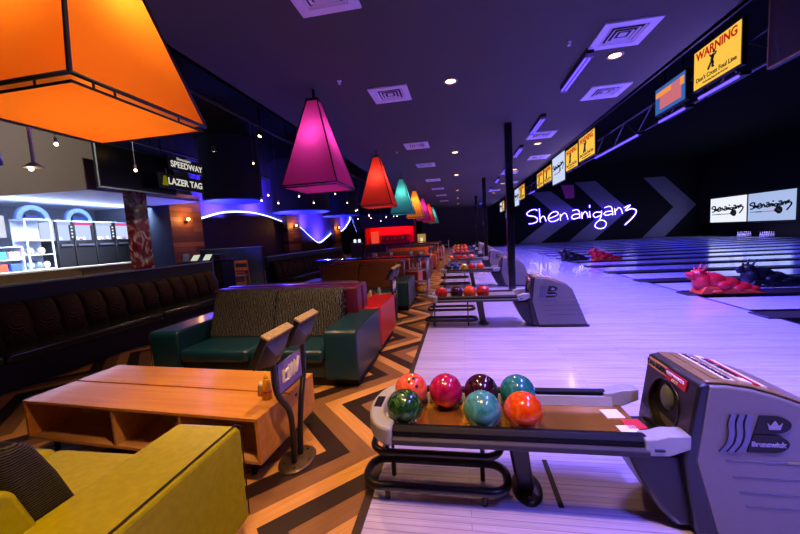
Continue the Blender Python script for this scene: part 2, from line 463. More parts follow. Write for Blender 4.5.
# ------------------------------------------------------------------ pyramid lamps
FRAME = mat('black lamp frame', '#14100f', .5)
def lamp(y, c, label, pw, em, lc):
    ZB, ZT, h, ht = 2.42, 3.72, .43, .085
    t = thing('pyramid_lamp', label, 'pendant lamp', (-2.14, y, 0), 0, 'coloured fabric pyramid lamps over the seating')
    sm = shade_mat('lamp fabric ' + c, c, em)
    sg = [(1, -1), (1, 1), (-1, 1), (-1, -1)]
    for k in range(4):
        a, b = sg[k], sg[(k+1) % 4]
        mb = MB(); P = [(a[0]*h, a[1]*h, ZB), (b[0]*h, b[1]*h, ZB), (b[0]*ht, b[1]*ht, ZT), (a[0]*ht, a[1]*ht, ZT)]
        mb.bm.faces.new([mb.bm.verts.new(p) for p in P]); mb.out('shade_panel', sm, t)
    f = MB()
    for k in range(4):
        a, b = sg[k], sg[(k+1) % 4]
        f.cyl((a[0]*h, a[1]*h, ZB), (a[0]*ht, a[1]*ht, ZT), .011, n=8)
        f.cyl((a[0]*h, a[1]*h, ZB), (b[0]*h, b[1]*h, ZB), .011, n=8)
        f.cyl((a[0]*ht, a[1]*ht, ZT), (b[0]*ht, b[1]*ht, ZT), .011, n=8)
    f.out('frame', FRAME, t, smooth=True)
    g = h-.015
    mb = MB(); mb.bm.faces.new([mb.bm.verts.new((a[0]*g, a[1]*g, ZB-.028)) for a in sg]); mb.out('diffuser', sm, t)
    f = MB()
    for k in range(4):
        a, b = sg[k], sg[(k+1) % 4]
        f.cyl((a[0]*g, a[1]*g, ZB-.032), (b[0]*g, b[1]*g, ZB-.032), .007, n=8)
        for q in (.25, .75): f.cyl(tuple(a[i]*g+(b[i]-a[i])*g*q for i in (0, 1)) + (ZB-.034,), tuple(a[i]*g+(b[i]-a[i])*g*q for i in (0, 1)) + (ZB,), .006, n=6)
    f.out('diffuser_frame', FRAME, t)
    MB().box((0, 0, ZT+.01), (.19, .19, .03)).out('cap', FRAME, t)
    MB().cyl((0, 0, ZT+.02), (0, 0, CEIL), .02, n=10).out('stem', FRAME, t)
    MB().sph((0, 0, 3.14), .045, 12, 8).out('bulb', emat('lamp bulb', '#fff0d8', 6), t, smooth=True)
    light('POINT', 'lamp_light', (-2.14, y, 3.14), lc, pw, shadow_soft_size=.06)
LAMPS = [('#ff9a2c', 'big orange fabric pyramid lamp hanging above the green sofa', '#ffd8b0'),
         ('#c83a94', 'magenta fabric pyramid lamp hanging beyond the big orange one', '#ffd8f0'),
         ('#ea5040', 'red fabric pyramid lamp hanging just beyond the magenta one', '#ffb8a8'),
         ('#5ab0a8', 'teal fabric pyramid lamp hanging beyond the first red one', '#d8fff8'),
         ('#ffb048', 'small looking amber fabric pyramid lamp beyond the teal one', '#ffdca0'),
         ('#c83892', 'distant magenta pyramid lamp behind the amber one', '#ffc8e8'),
         ('#ea5040', 'distant red pyramid lamp second from the end of the row', '#ffb8a8'),
         ('#5ab0b4', 'distant teal pyramid lamp closing the far end of the row', '#d8fff8')]
for k, (c, lb, lc) in enumerate(LAMPS):
    lamp([1.81, 5.3, 9.4][k] if k < 3 else 1.6+3.95*k, c, lb, 40 if k == 0 else 19, .05, lc)

# ------------------------------------------------------------------ screens over the foul line
def wall_text(parent, txt, size, org, m, name='lettering', right=(0, -1, 0), up=(0, 0, 1), **kw):
    return place(text_mb(txt, size, **kw), org, right, up).out(name, m, parent)
SCY = emat('amber warning screen', '#ffc64a', 1.0)
RED = emat('red lettering', '#d8201c', .75)
INK = mat('black lettering', '#0a0708', .6, var=.03)
def poly_mb(pts, axis='x', d=.002):
    return MB().prism(pts, axis, -d/2, d/2)
def runner(parent, c, s):
    """falling bowler pictogram"""
    y0, z0 = c; f = lambda pts: [(y0-p[0]*s, z0+p[1]*s) for p in pts]
    mb = MB()
    def limb(pts, r):
        q = f(pts)
        for a, b in zip(q, q[1:]):
            mb.tube([(-.034, a[0], a[1]), (-.034, b[0], b[1])], r*s, 8)
    limb([(.05, .2), (-.1, -.22)], .1); limb([(-.08, -.2), (-.32, -.5), (-.52, -.78)], .07); limb([(-.06, -.2), (.06, -.42), (-.02, -.72), (.1, -.74)], .07)
    limb([(.05, .22), (-.2, .12), (-.34, .32)], .055); limb([(.06, .22), (.26, .12), (.4, .3)], .055)
    a = f([(.12, .42)])[0]
    mb.sph((-.034, a[0], a[1]), (.012, .11*s, .13*s), 12, 8)
    mb.out('pictogram', INK, parent, smooth=True)
def screen_tv(y0, y1, z0, z1, x, label, kind, gl):
    yc, zc, wd, hh = (y0+y1)/2, (z0+z1)/2, y1-y0, z1-z0
    t = thing('hanging_screen', label, 'screen', (x, yc, zc), 0, 'screens hung along the approach edge')
    MB().box((.035, 0, 0), (.06, wd+.05, hh+.05)).out('casing', BLACK, t, bev=.006)
    sm = {'warn': SCY, 'white': emat('pale blue white screen', '#cfdcff', .95), 'off': mat('dead screen glass', '#3a3634', .3), 'score': emat('scoreboard blue', '#3f6fc0', .8)}[kind]
    MB().box((.002, 0, 0), (.008, wd, hh)).out('display', sm, t)
    if kind == 'off':
        bz = mat('tan bezel', '#9a7a52', .4)
        for s in (-1, 1):
            MB().box((0, s*(wd/2+.008), 0), (.014, .016, hh+.03)).out('bezel', bz, t); MB().box((0, 0, s*(hh/2+.008)), (.014, wd+.03, .016)).out('bezel', bz, t)
    if kind == 'warn':
        k = wd/.9
        wall_text(t, 'WARNING', .165*k, (-.004, 0, hh*.33), RED, bold=.004)
        runner(t, (0, hh*.05), .17*k)
        wall_text(t, "Don't Cross Foul Line", .088*k, (-.004, 0, -hh*.29), INK, bold=.001)
        wall_text(t, 'No Bowling Beyond the Foul Line', .036*k, (-.004, 0, -hh*.42), INK)
    if kind == 'white':
        scribble(t, (-.006, wd*.44, hh*.1), (0, -1, 0), wd*.88, emat('dark blue screen ink', '#101838', .3), .012)
        b = MB(); b.box((-.006, wd*.1, -hh*.14), (.004, wd*.5, .03)).out('colour_bar', emat('red screen ink', '#c05050', .6), t)
    if kind == 'score':
        MB().box((-.004, -.03, .0), (.004, wd*.72, hh*.72)).out('score_grid', emat('scoreboard pink', '#e07a86', .8), t)
        MB().box((-.004, wd*.2, hh*.24), (.006, wd*.55, hh*.2)).out('name_bar', emat('scoreboard orange', '#ff9a50', .9), t)
        MB().box((-.004, -wd*.42, hh*.22), (.006, wd*.12, hh*.3)).out('side_tab', emat('scoreboard orange', '#ff9a50', .9), t)
    if gl:
        b = MB(); b.box((.1, 0, -hh/2-.1), (.12, wd*.9, .05)).out('light_tray', BLACK, t)
        MB().cyl((.03, -wd*.42, -hh/2-.13), (.03, wd*.42, -hh/2-.13), .02, n=8).out('blacklight_tube', TUBE, t, smooth=True)
        for s in (-1, 1): MB().box((.06, s*wd*.35, -hh/2-.06), (.03, .03, .14)).out('tray_bracket', BLACK, t)
    for s in (-1, 1):
        MB().cyl((.06, s*wd*.3, hh/2), (.06, s*wd*.3, 4.6-zc), .014, n=8).out('hanger_rod', BLACK, t)
    MB().box((.12, 0, 0), (.12, .22, .3)).out('wall_mount', BLACK, t)
    return t
SK = [[(118, 68), (100, 60), (70, 68), (51, 86), (62, 100), (95, 106), (118, 122), (112, 143), (88, 152), (62, 154)],
      [(131, 56), (133, 100), (136, 146)], [(136, 128), (148, 110), (162, 112), (172, 142)],
      [(182, 126), (215, 116), (248, 98), (236, 80), (205, 90), (187, 118), (198, 144), (232, 142), (252, 128)],
      [(262, 98), (262, 140)], [(262, 118), (283, 94), (299, 102), (308, 136)],
      [(336, 80), (362, 74), (378, 88), (381, 132)], [(380, 103), (348, 104), (330, 120), (344, 134), (380, 124)],
      [(392, 92), (396, 134)], [(396, 112), (412, 90), (424, 100), (432, 130)],
      [(440, 88), (444, 130)], [(441, 48), (442, 66)],
      [(508, 98), (478, 96), (462, 112), (476, 130), (508, 116)], [(512, 88), (511, 120), (498, 148), (478, 168), (474, 190), (500, 203), (530, 196), (540, 170), (522, 150), (498, 150)],
      [(530, 70), (558, 62), (574, 76), (579, 120)], [(578, 94), (545, 94), (526, 108), (542, 119), (578, 110)],
      [(590, 78), (594, 118)], [(594, 96), (613, 74), (627, 84), (636, 114)],
      [(644, 76), (682, 60), (652, 94), (690, 84), (716, 98), (702, 132), (650, 186)]]
def scribble(parent, org, rt, width, m, r, name='script_lettering'):
    s = width/670.; rt = Vector(rt); org = Vector(org)
    mb = MB()
    for st in SK:
        pts = []
        for x, y in st:
            v = -(y-110) - .055*(x-50)*.35
            pts.append(org + rt*((x-50)*s) + Vector((0, 0, v*s)))
        mb.tube(spline(pts, 4), r, 6)
    return mb.out(name, m, parent, smooth=True)
XT = 3.55
TVS = [(3.75, 4.85, 3.27, 4.0, 'off', 'blank dark hanging screen at the near end of the row', 0),
       (5.27, 6.15, 3.5, 4.03, 'warn', 'amber WARNING screen hanging nearest the camera, beside the scoreboard screen', 1),
       (6.37, 7.2, 3.47, 3.9, 'score', 'blue and pink scoreboard screen hanging between warning screen and truss', 1),
       (10.1, 11.3, 3.44, 4.08, 'warn', 'amber WARNING screen just beyond the open truss', 0),
       (11.45, 12.6, 3.38, 4.02, 'warn', 'amber WARNING screen between another warning screen and the white screen', 0),
       (12.75, 14.3, 3.15, 4.1, 'white', 'tall white logo screen between two pairs of warning screens', 0),
       (14.5, 15.65, 3.38, 3.97, 'warn', 'amber WARNING screen just past the white logo screen', 0),
       (15.85, 17.0, 3.35, 3.97, 'warn', 'amber WARNING screen second past the white logo screen', 0),
       (20.2, 21.9, 3.25, 4.0, 'warn', 'small distant amber WARNING screen beside the distant white one', 0),
       (22.1, 23.6, 3.0, 4.0, 'white', 'distant white logo screen next to the tall black post', 0),
       (29.2, 30.4, 3.1, 3.85, 'warn', 'farthest amber screen, seen past the tall black post', 0),
       (30.6, 32, 3.1, 3.85, 'white', 'farthest white screen at the end of the row', 0)]
for y0, y1, z0, z1, k, lb, gl in TVS:
    screen_tv(y0, y1, z0, z1, XT, lb, k, gl)
    if k != 'off': light('AREA', 'screen_glow', (XT-.06, (y0+y1)/2, (z0+z1)/2), '#8f7bff' if gl else '#b8a0ff', 9, (0, PI/2, 0), size=.5)
t = thing('truss', 'grey metal lattice truss carrying the hanging screens', 'truss', (3.8, 0, 0))
TRM = mat('dull aluminium', '#5c5c64', .4, metal=.7)
for z in (3.45, 3.85): MB().cyl((0, 3, z), (0, 35, z), .02, n=8).out('chord', TRM, t)
g = MB()
for k in range(54):
    a = 3.2 + k*.58
    g.cyl((0, a, 3.45 if k % 2 else 3.85), (0, a+.58, 3.85 if k % 2 else 3.45), .012, n=6)
g.out('lattice_bars', TRM, t)
for k in range(9): MB().cyl((0, 3.6+k*3.95, 3.85), (0, 3.6+k*3.95, 7), .015, n=6).out('hanger_rod', TRM, t)
for i, (y0, y1) in enumerate(((7.75, 8.9), (8.95, 9.9), (17.4, 18.6))):
    t = thing('hanging_blacklight_bar', f'violet blacklight bar under the truss, {ORD[i]} past the scoreboard screen', 'tube light', (3.5, (y0+y1)/2, 3.28), 0, 'violet blacklight bars under the truss')
    MB().box((.05, 0, .035), (.1, y1-y0, .05)).out('housing', BLACK, t, bev=.005)
    MB().cyl((0, -(y1-y0)/2, 0), (0, (y1-y0)/2, 0), .02, n=8).out('tube', TUBE, t, smooth=True)
    for s in (-1, 1): MB().cyl((.1, s*.4, .03), (.3, s*.4, .2), .012, n=6).out('bracket', BLACK, t)
for y in (3, 6.5, 8.3, 11, 14.5, 18, 22, 26, 31):
    light('AREA', 'blacklight_glow', (3.62, y, 3.2), '#5f55ff', 230, (0, -.5, 0), shape='RECTANGLE', size=.1, size_y=1.3, spread=2.2)
light('AREA', 'lane_fill', (15, 20, 6.8), '#4a50ff', 1500, (0, 0, 0), shape='RECTANGLE', size=8, size_y=26, spread=1.6)  # added light brightening the lanes, no fixture behind it

# neon script on the far wall, with its halo made as a wider glowing tube
t = thing('neon_sign', 'glowing white and violet neon script sign on the chevron wall', 'neon sign', (0, 0, 0))
scribble(t, (6.55, FAR-.12, 2.62), (1, 0, 0), 9.9, emat('white violet neon', '#d8c8ff', 5), .036, 'neon_tube')
scribble(t, (6.55, FAR-.05, 2.62), (1, 0, 0), 9.9, emat('violet neon halo', '#3a1cff', 2.2), .1, 'halo_glow')  # wide violet tube imitating the glow around the script
light('AREA', 'neon_glow', (11.5, FAR-.5, 2.7), '#5a3cff', 70, to=(11.5, FAR, 2.7), shape='RECTANGLE', size=9, size_y=1.2)
for x, z in ((7.5, .4), (13, .4), (18.4, .4)):
    light('AREA', 'chevron_wash', (x+.5, FAR-3.2, .6), '#8f88d8', 60, to=(x, FAR, 3.6), size=1)
# two projection screens over the pins
for i, (y0, y1) in enumerate(((30.75, 34.5), (26.78, 30.5))):
    t = thing('projection_screen', ['white projection screen over the pins, on the chevron wall side', 'pale blue projection screen over the pins, away from the chevron wall'][i], 'projection screen', (21.45, (y0+y1)/2, 2.14), 0, 'projection screens above the pins')
    wd = y1-y0
    MB().box((-.04, 0, 0), (.08, wd, 2.0)).out('screen', emat(['white projection', 'pale blue projection'][i], ['#eef2ff', '#a9bce8'][i], 1.0), t)
    scribble(t, (-.09, wd*.45, .1), (0, -1, 0), wd*.9, emat('dark blue screen ink', '#101838', .3), .05)
    for q, c in enumerate(('#58b0e0', '#3a4050', '#c0a080', '#e080a0')):
        MB().box((-.085, wd*(.38-.14*q), -.35), (.01, wd*.14, .07)).out('colour_bar', emat('bar ' + c, c, .7), t)
    MB().cyl((-.09, -wd*.2, -.3), (-.08, -wd*.2, -.3), .26, n=24).out('ball_emblem', emat('emblem ink', '#22242c', .6), t)
    wall_text(t, '8', .3, (-.1, -wd*.2, -.3), emat('emblem mark', '#b0a870', .7))
    light('AREA', 'projection_glow', (21.3, (y0+y1)/2, 2.1), '#b8c8ff', 25, (0, PI/2, 0), shape='RECTANGLE', size=2, size_y=wd)
# pins
PIN = mat('white pin plastic', '#e8e6f0', .3, coat=.4, var=.02)
prof = [(.001, 0), (.028, 0), (.04, .04), (.058, .11), (.06, .13), (.05, .19), (.027, .255), (.024, .275), (.031, .315), (.032, .34), (.02, .37), (.001, .38)]
pt = None
for ln, (yc, nm) in enumerate(((30.4, 'chevron wall side'), (28.4, 'nearer lane'))):
    for r in range(4):
        for q in range(r+1):
            loc = (20.7+r*.2, yc+(q-r/2)*.19, .0)
            lb = f'white bowling pins in the lit triangle on the {nm}, under the projection screens'
            if pt is None:
                pt = thing('bowling_pin', lb, 'bowling pin', loc, 0, f'lit bowling pins on the {nm}')
                MB().lathe(prof, n=16).out('body', PIN, pt, smooth=True)
                MB().lathe([(.0285, .262), (.0275, .272), (.0275, .28), (.029, .286), (.031, .286), (.031, .262)], n=16).out('neck_stripe', RED, pt)
            else: dup(pt, loc, lb, group=f'lit bowling pins on the {nm}')
    light('AREA', 'pin_light', (20.6, yc, 1.0), '#b0a8ff', 18, to=(21, yc, .2), size=.5)
# ------------------------------------------------------------------ ball returns
BRONZE = mat('bronze track sheet', '#c08c30', .2, metal=.8, var=.25, scale=5)
GOLDT = mat('warm lit hood top', '#8a7440', .35, coat=.2, var=.2, scale=40)
STRIPE = mat('dark grey rail stripe', '#3a393a', .5, spec=.25)
YEL = mat('yellow sticker', '#e0aa1c', .5, var=.05); REDS = mat('red sticker', '#c4161c', .5, var=.05)
LOGOW = mat('pale logo print', '#8f92a6', .5); SILV = mat('silver streak', '#9a946c', .35, metal=.5)
def stadium(x0, x1, y0, y1, z, r, k=6):
    out = []
    for cx, cy, a0 in ((x1-r, y1-r, 0), (x0+r, y1-r, PI/2), (x0+r, y0+r, PI), (x1-r, y0+r, 1.5*PI)):
        for j in range(k+1):
            a = a0 + PI/2*j/k
            out.append((cx+r*math.cos(a), cy+r*math.sin(a), z))
    return out
def ball_return(Y, label):
    t = thing('ball_return', label, 'ball return', (0, Y, 0), 0, 'ball returns along the approach')
    # rack
    for s in (-1, 1):
        MB().prism([(s*.215, .455), (s*.285, .45), (s*.29, .505), (s*.265, .532), (s*.225, .525)], 'x', -.42, .88).out('rail', mat('rail black', '#08080a', .5, spec=.2), t, bev=.006)
        MB().prism([(s*.285, .43), (s*.305, .437), (s*.309, .465), (s*.29, .482), (s*.27, .47)], 'x', -.42, .88).out('rail_stripe', STRIPE, t, bev=.005)
    n = 18
    outer = [(-.42-.185*math.sin(PI*k/n), -.31*math.cos(PI*k/n)) for k in range(n+1)]
    inner = [(-.42-.095*math.sin(PI*k/n), -.2*math.cos(PI*k/n)) for k in range(n+1)][::-1]
    MB().prism(outer+inner, 'z', .43, .535).out('end_cap', GREYP, t, bev=.018, seg=3)
    MB().prism([(-.42-.094*math.sin(PI*k/n), -.2*math.cos(PI*k/n)) for k in range(n+1)], 'z', .45, .475).out('end_tray', GREYP, t)
    MB().box((-.553, .0, .537), (.05, .13, .004), (0, 0, .0)).out('hand_dryer_vent', BLACK, t)
    MB().box((.25, 0, .445), (1.4, .40, .012)).out('track_sheet', BRONZE, t)
    for s in (-1, 1): MB().prism([(s*.215, .505), (s*.2, .505), (s*.18, .452), (s*.215, .452)], 'x', -.42, .9).out('side_liner', GREYP, t)
    for s in (-1, 1):
        MB().prism([(.86, .44), (.86, .525), (.91, .53), (.96, .548), (1.06, .552), (1.06, .485), (.97, .445)], 'y', s*.205, s*.3).out('end_bracket', GREYP, t, bev=.006, seg=2)
        MB().cyl((.90, s*.298, .475), (.945, s*.298, .475), .009, n=10).out('bolt_slot', BLACK, t)
    for x, y, m in ((.86, .09, WHITE), (.88, -.09, WHITE), (.93, -.02, REDS)):
        MB().box((x, y, .4535), (.1, .1, .003), (0, 0, .1)).out('sticker', m, t)
    # pedestal
    MB().loft([[(.33+.05*a, .06*b, .025) for a, b in ((-1, -1), (1, -1), (1, 1), (-1, 1))], [(.27+.06*a, .07*b, .45) for a, b in ((-1, -1), (1, -1), (1, 1), (-1, 1))]]).out('pedestal', BLACK, t, bev=.02, seg=3)
    mb = MB(); mb.lathe([(.001, 0), (.1, 0), (.1, .012), (.085, .025), (.001, .028)], n=32)
    bmesh.ops.transform(mb.bm, matrix=Matrix.Translation((.34, .0, 0)) @ Matrix.Diagonal((.9, 1.5, 1, 1)), verts=mb.bm.verts)
    bp = mb.out('base_plate', mat('scuffed black base', '#1c1912', .3, coat=.3, var=.5, scale=25), t, smooth=True)
    for y in (-.11, .11): MB().cyl((.34, y, .015), (.34, y, .03), .012, n=8).out('bolt', STEEL, bp)
    # storage loops below
    MB().tube(stadium(-.6, .19, -.115, .19, .27, .1), .022, 10, True).out('upper_loop', BLACK, t, smooth=True)
    lo = MB().tube(stadium(-.64, .22, -.185, .07, .1, .1), .026, 10, True).out('lower_loop', BLACK, t, smooth=True)
    for x in (-.5, .08):
        MB().tube([(x, .17, .27), (x, .17, .45)], .012, 8).out('hanger_rod', BLACK, t)
        MB().tube([(x, -.1, .27), (x, -.1, .45)], .012, 8).out('hanger_rod', BLACK, t)
        MB().tube([(x, .06, .1), (x, .06, .28)], .01, 8).out('hanger_rod', BLACK, t)
        MB().cyl((x, -.16, 0), (x, -.16, .1), .016, n=10).out('foot', BLACK, t)
        MB().cyl((x, .05, 0), (x, .05, .1), .016, n=10).out('foot', BLACK, t)
    # hood
    side = [(1.14, .8), (1.22, .798), (1.32, .782), (1.42, .752), (1.55, .702), (1.64, .66), (1.70, .61), (1.92, .03), (1.19, .03), (1.09, .42)]
    MB().prism(side, 'y', -.28, .17).out('hood_shell', HOODG, t, bev=.014, seg=3)
    top = [(1.135, .805), (1.22, .803), (1.32, .787), (1.42, .757), (1.55, .707), (1.64, .665)]
    MB().prism(top+[(x, z+.012) for x, z in top[::-1]], 'y', -.262, .16).out('warm_hood_top', GOLDT, t, bev=.004)  # hood top coloured brown gold for the warm light it reflects
    MB().box((1.56, -.055, .015), (.76, .47, .03)).out('hood_plinth', BLACK, t)
    fr = MB().prism([(1.145, .812), (1.095, .80), (1.04, .42), (1.10, .03), (1.2, .03), (1.10, .42)], 'y', -.284, .174)
    front = fr.out('front_panel', HOODB, t, bev=.012)
    cut = MB().cyl((.98, -.045, .59), (1.3, -.045, .59), .14, n=40).out('cutter', HOODB)
    md = front.modifiers.new('hole', 'BOOLEAN'); md.object = cut; md.operation = 'DIFFERENCE'; md.solver = 'EXACT'
    cut.parent = t
    bpy.context.view_layer.update()
    dg = bpy.context.evaluated_depsgraph_get()
    me = bpy.data.meshes.new_from_object(front.evaluated_get(dg)); old = front.data
    front.modifiers.clear(); front.data = me; me.name = 'front_panel'
    sh = [o for o in t.children if o.name.startswith('hood_shell')][0]
    bpy.data.objects.remove(cut)
    mb = MB(); mb.tube([(1.066+.145*.14*math.sin(2*PI*k/32), -.045+.14*math.cos(2*PI*k/32), .59+.14*math.sin(2*PI*k/32)) for k in range(32)], .008, 8, True)
    mb.out('port_rim', BLACK, t, smooth=True)
    MB().cyl((1.10, -.045, .59), (1.112, -.045, .59), .138, n=32).out('port_depth', mat('dark port depth', '#060607', .6), t)  # black disc imitating the shade inside the port
    MB().sph((1.105, -.03, .625), (.04, .05, .075)).out('lift_wheel', mat('grey green rubber wheel', '#5d6a5c', .5), t, smooth=True)
    MB().prism([(.80, .43), (1.06, .43), (1.15, .03), (1.04, .02), (.95, .12), (.87, .27)], 'y', -.24, .14).out('lower_cowl', HOODB, t, bev=.03, seg=3)
    # stickers
    a = Vector((1.068, 0, .762)); 
    MB().box((1.0865, .055, .768), (.004, .18, .05), (0, .14, 0)).out('caution_sticker', YEL, t)
    wall_text(t, 'DANGER!', .045, (1.082, .055, .768), INK, bold=.001)
    MB().box((1.0855, -.12, .762), (.004, .17, .056), (0, .14, 0)).out('red_sticker', REDS, t)
    wall_text(t, 'KEEP HANDS', .026, (1.081, -.12, .773), WHITE); wall_text(t, 'OUT', .026, (1.0795, -.12, .748), WHITE)
    sl = (math.cos(.28), 0, -math.sin(.28))
    for x, z, w_, m in ((1.20, .82, .03, GOLDT), (1.255, .813, .05, WHITE), (1.33, .803, .045, WHITE), (1.375, .79, .018, REDS), (1.405, .781, .022, WHITE)):
        MB().box((x, -.05, z-.004), (w_, .36, .006), (0, .06 if x < 1.23 else .18 if x < 1.3 else .27, 0)).out('top_sticker', m, t)
    wall_text(t, 'DO NOT REACH INTO', .034, (1.255, -.05, .8135), INK, right=(0, -1, 0), up=(.985, 0, -.17), bold=.001)
    wall_text(t, 'BALL RETURN', .04, (1.33, -.05, .8035), INK, right=(0, -1, 0), up=(.965, 0, -.26), bold=.002)
    # emblem on both flanks: a swept B with crown and wordmark
    for s in (-1,):
        yy = -.282
        def plate(name, pts, m, d=.006): return MB().prism(pts, 'y', yy, yy-d).out(name, m, t)
        for q in range(3):
            x = 1.215 + q*.034
            L_ = spline([(x+.012, .665, 0), (x+.002, .62, 0), (x+.006, .57, 0), (x-.004, .52, 0), (x-.032, .478, 0)], 5)
            pl = [(p.x, p.y) for p in L_] + [(p.x+.026, p.y) for p in L_[::-1]]
            plate('emblem_wave', pl, mat('emblem wave grey', '#6b6e80', .35, metal=.3))
            MB().tube([(p.x, yy-.006, p.y) for p in L_], .0026, 6).out('emblem_edge', BLACK, t)
        def lobe(x0, x1, z0, z1, sk):
            r = (z1-z0)/2; cz = (z0+z1)/2
            arc = [(x1-r*1.7+r*1.7*math.sin(PI*k/14), cz+r*math.cos(PI*k/14)) for k in range(15)]
            return [(x0+sk, z1)] + arc + [(x0, z0)]
        plate('emblem_lobe', lobe(1.325, 1.475, .575, .662, .022), BLACKM)
        plate('emblem_lobe', lobe(1.302, 1.472, .48, .567, .022), BLACKM)
        cr = [(1.385, .597), (1.43, .597), (1.438, .63), (1.424, .615), (1.416, .63), (1.408, .64), (1.4, .63), (1.391, .615), (1.377, .63)]
        MB().prism(cr, 'y', yy-.006, yy-.008).out('crown', LOGOW, t)
        wall_text(t, 'Brunswick', .033, (1.385, yy-.008, .522), LOGOW, right=(1, 0, 0), bold=.001)
        for q, z in enumerate((.43, .35, .27, .2)):
            MB().box((1.53+.03*q, yy+.0, z), (.62, .004, .006)).out('side_groove', mat('groove shadow grey', '#5d5f6c', .5), t)
        MB().box((1.62, yy-.001, .432), (.3, .004, .009)).out('side_streak', SILV, t)
    return t
RY = [2.1, 6.05, 10.25, 14.2, 18.1, 22.0, 26.0]
br0 = ball_return(RY[0], 'big grey ball return nearest the camera with seven marbled balls on its rack')
RL = ['grey ball return second from the camera, four balls on its rack',
      'ball return third in line, behind the first black post', 'ball return fourth in line, with orange and red balls',
      'far ball return fifth in line, loaded with a heap of bright balls', 'far ball return sixth in line down the approach', 'farthest ball return, last in line before the dark wall']
for y, lb in zip(RY[1:], RL): dup(br0, (0, y, 0), lb)

# ------------------------------------------------------------------ bowling balls
HOLE = mat('finger hole dark', '#050505', .6)
BALLM = {'coral': marble_mat('coral ball', '#d0432c', '#f07a55'), 'magenta': marble_mat('magenta ball', '#8c0c3a', '#c8205c'),
         'dark plum': marble_mat('plum ball', '#1c0812', '#43162a'), 'teal': marble_mat('teal ball', '#16605a', '#43998a', '#257a70'),
         'dark green': marble_mat('green ball', '#12301a', '#5c8c3c', '#1f4a22', 9), 'pale teal': marble_mat('pale teal ball', '#2c7a6c', '#5cae9a'),
         'bright orange': marble_mat('orange ball', '#d03c08', '#f07a20', '#e2520e'), 'red': marble_mat('red ball', '#8c0e10', '#d83a26'),
         'yellow': marble_mat('yellow ball', '#b07a10', '#e8b838'), 'black': marble_mat('black ball', '#060607', '#1c1a22'),
         'blue': marble_mat('blue ball', '#10205c', '#2c4ca8'), 'pink': marble_mat('pink ball', '#b82848', '#f06a78')}
BALL = {}
def ball(loc, c, label, group, holes=(.3, -.5, .8)):
    if c not in BALL:
        t = thing('bowling_ball', label, 'bowling ball', loc, 0, group)
        MB().sph((0, 0, 0), .109, 40, 24).out('shell', BALLM[c], t, smooth=True)
        d = Vector(holes).normalized(); u = d.orthogonal().normalized(); v = d.cross(u)
        for a, b in ((-.02, .02), (.02, .02), (0, -.035)):
            q = (d*.109 + u*a + v*b).normalized()
            MB().cyl(q*.1065, q*.1094, .0115, n=12).out('finger_hole', HOLE, t)
        BALL[c] = t
    else:
        t = dup(BALL[c], loc, label, rz=random.random()*6, group=group)
    return t
ZB = .561
G0 = 'balls on the nearest ball return'
for x, y, c, lb, hl in ((-.37, -.115, 'dark green', 'dark green marbled bowling ball at the grey end of the nearest rack', (-.1, -.35, .9)),
                    (.085, -.115, 'pale teal', 'pale teal bowling ball in the front row, in front of the plum ball', (.3, .5, -.8)),
                    (.315, -.115, 'bright orange', 'bright orange marbled bowling ball in the front row beside the pale teal one', (.3, .6, -.8)),
                    (-.365, .125, 'coral', 'coral bowling ball with dark finger holes behind the dark green one', (.25, -.6, .75)),
                    (-.135, .125, 'magenta', 'magenta bowling ball alone between the coral and plum balls', (0, .6, .4)),
                    (.093, .125, 'dark plum', 'dark plum bowling ball behind the pale teal one', (.5, .6, -.2)),
                    (.32, .125, 'teal', 'deep teal bowling ball behind the bright orange one', (.4, .6, -.3))):
    ball((x, RY[0]+y, ZB), c, lb, G0, hl)
for k, (x, c) in enumerate(((-.36, 'red'), (-.1, 'dark plum'), (.12, 'bright orange'), (.34, 'red'))):
    ball((x, RY[1]-.06, ZB), c, ['red ball at the grey end of the second ball return', 'dark plum ball on the second ball return', 'orange ball on the second ball return', 'red ball nearest the hood of the second ball return'][k], 'balls on the second ball return')
for k, (x, c) in enumerate(((-.4, 'black'), (-.16, 'blue'), (.08, 'yellow'), (.3, 'red'), (.53, 'bright orange'))):
    ball((x, RY[2]-.05+.1*(k % 2), ZB), c, f'{["black", "blue", "yellow", "red", "orange"][k]} ball on the third ball return', 'balls on the third ball return')
for k, (x, c) in enumerate(((-.4, 'coral'), (-.1, 'red'), (.15, 'pink'), (.42, 'coral'))):
    ball((x, RY[3]-.05+.1*(k % 2), ZB), c, ['coral ball at the concourse end of the fourth ball return', 'red ball on the fourth ball return', 'pink ball on the fourth ball return', 'coral ball nearest the hood of the fourth ball return'][k], 'balls on the fourth ball return')
cs = ['yellow', 'pink', 'coral', 'red', 'yellow', 'pink', 'red', 'coral']
for k in range(8):
    ball((-.42+(k//2)*.24, RY[4]+(-.115 if k % 2 else .12), ZB), cs[k], f'{cs[k]} ball, one of a pair in pair {k//2+1} on the fifth ball return, {"near" if k % 2 else "far"} row', 'balls on the fifth ball return')
for k in range(5):
    ball((-.4+k*.24, RY[5], ZB), ['red', 'yellow', 'pink', 'coral', 'blue'][k], f'{["red", "yellow", "pink", "coral", "blue"][k]} ball on the sixth ball return', 'balls on the sixth ball return')
for k in range(4):
    ball((-.4+k*.24, RY[6], ZB), ['pink', 'yellow', 'red', 'bright orange'][k], f'{["pink", "yellow", "red", "orange"][k]} ball on the farthest ball return', 'balls on the farthest ball return')
tag(MB().box((.507, 2.175, .003), (.03, .42, .006), (0, 0, .0)).out('floor_slot', BLACKM), 'narrow black slot set in the pale approach beside the pedestal base', 'floor slot')

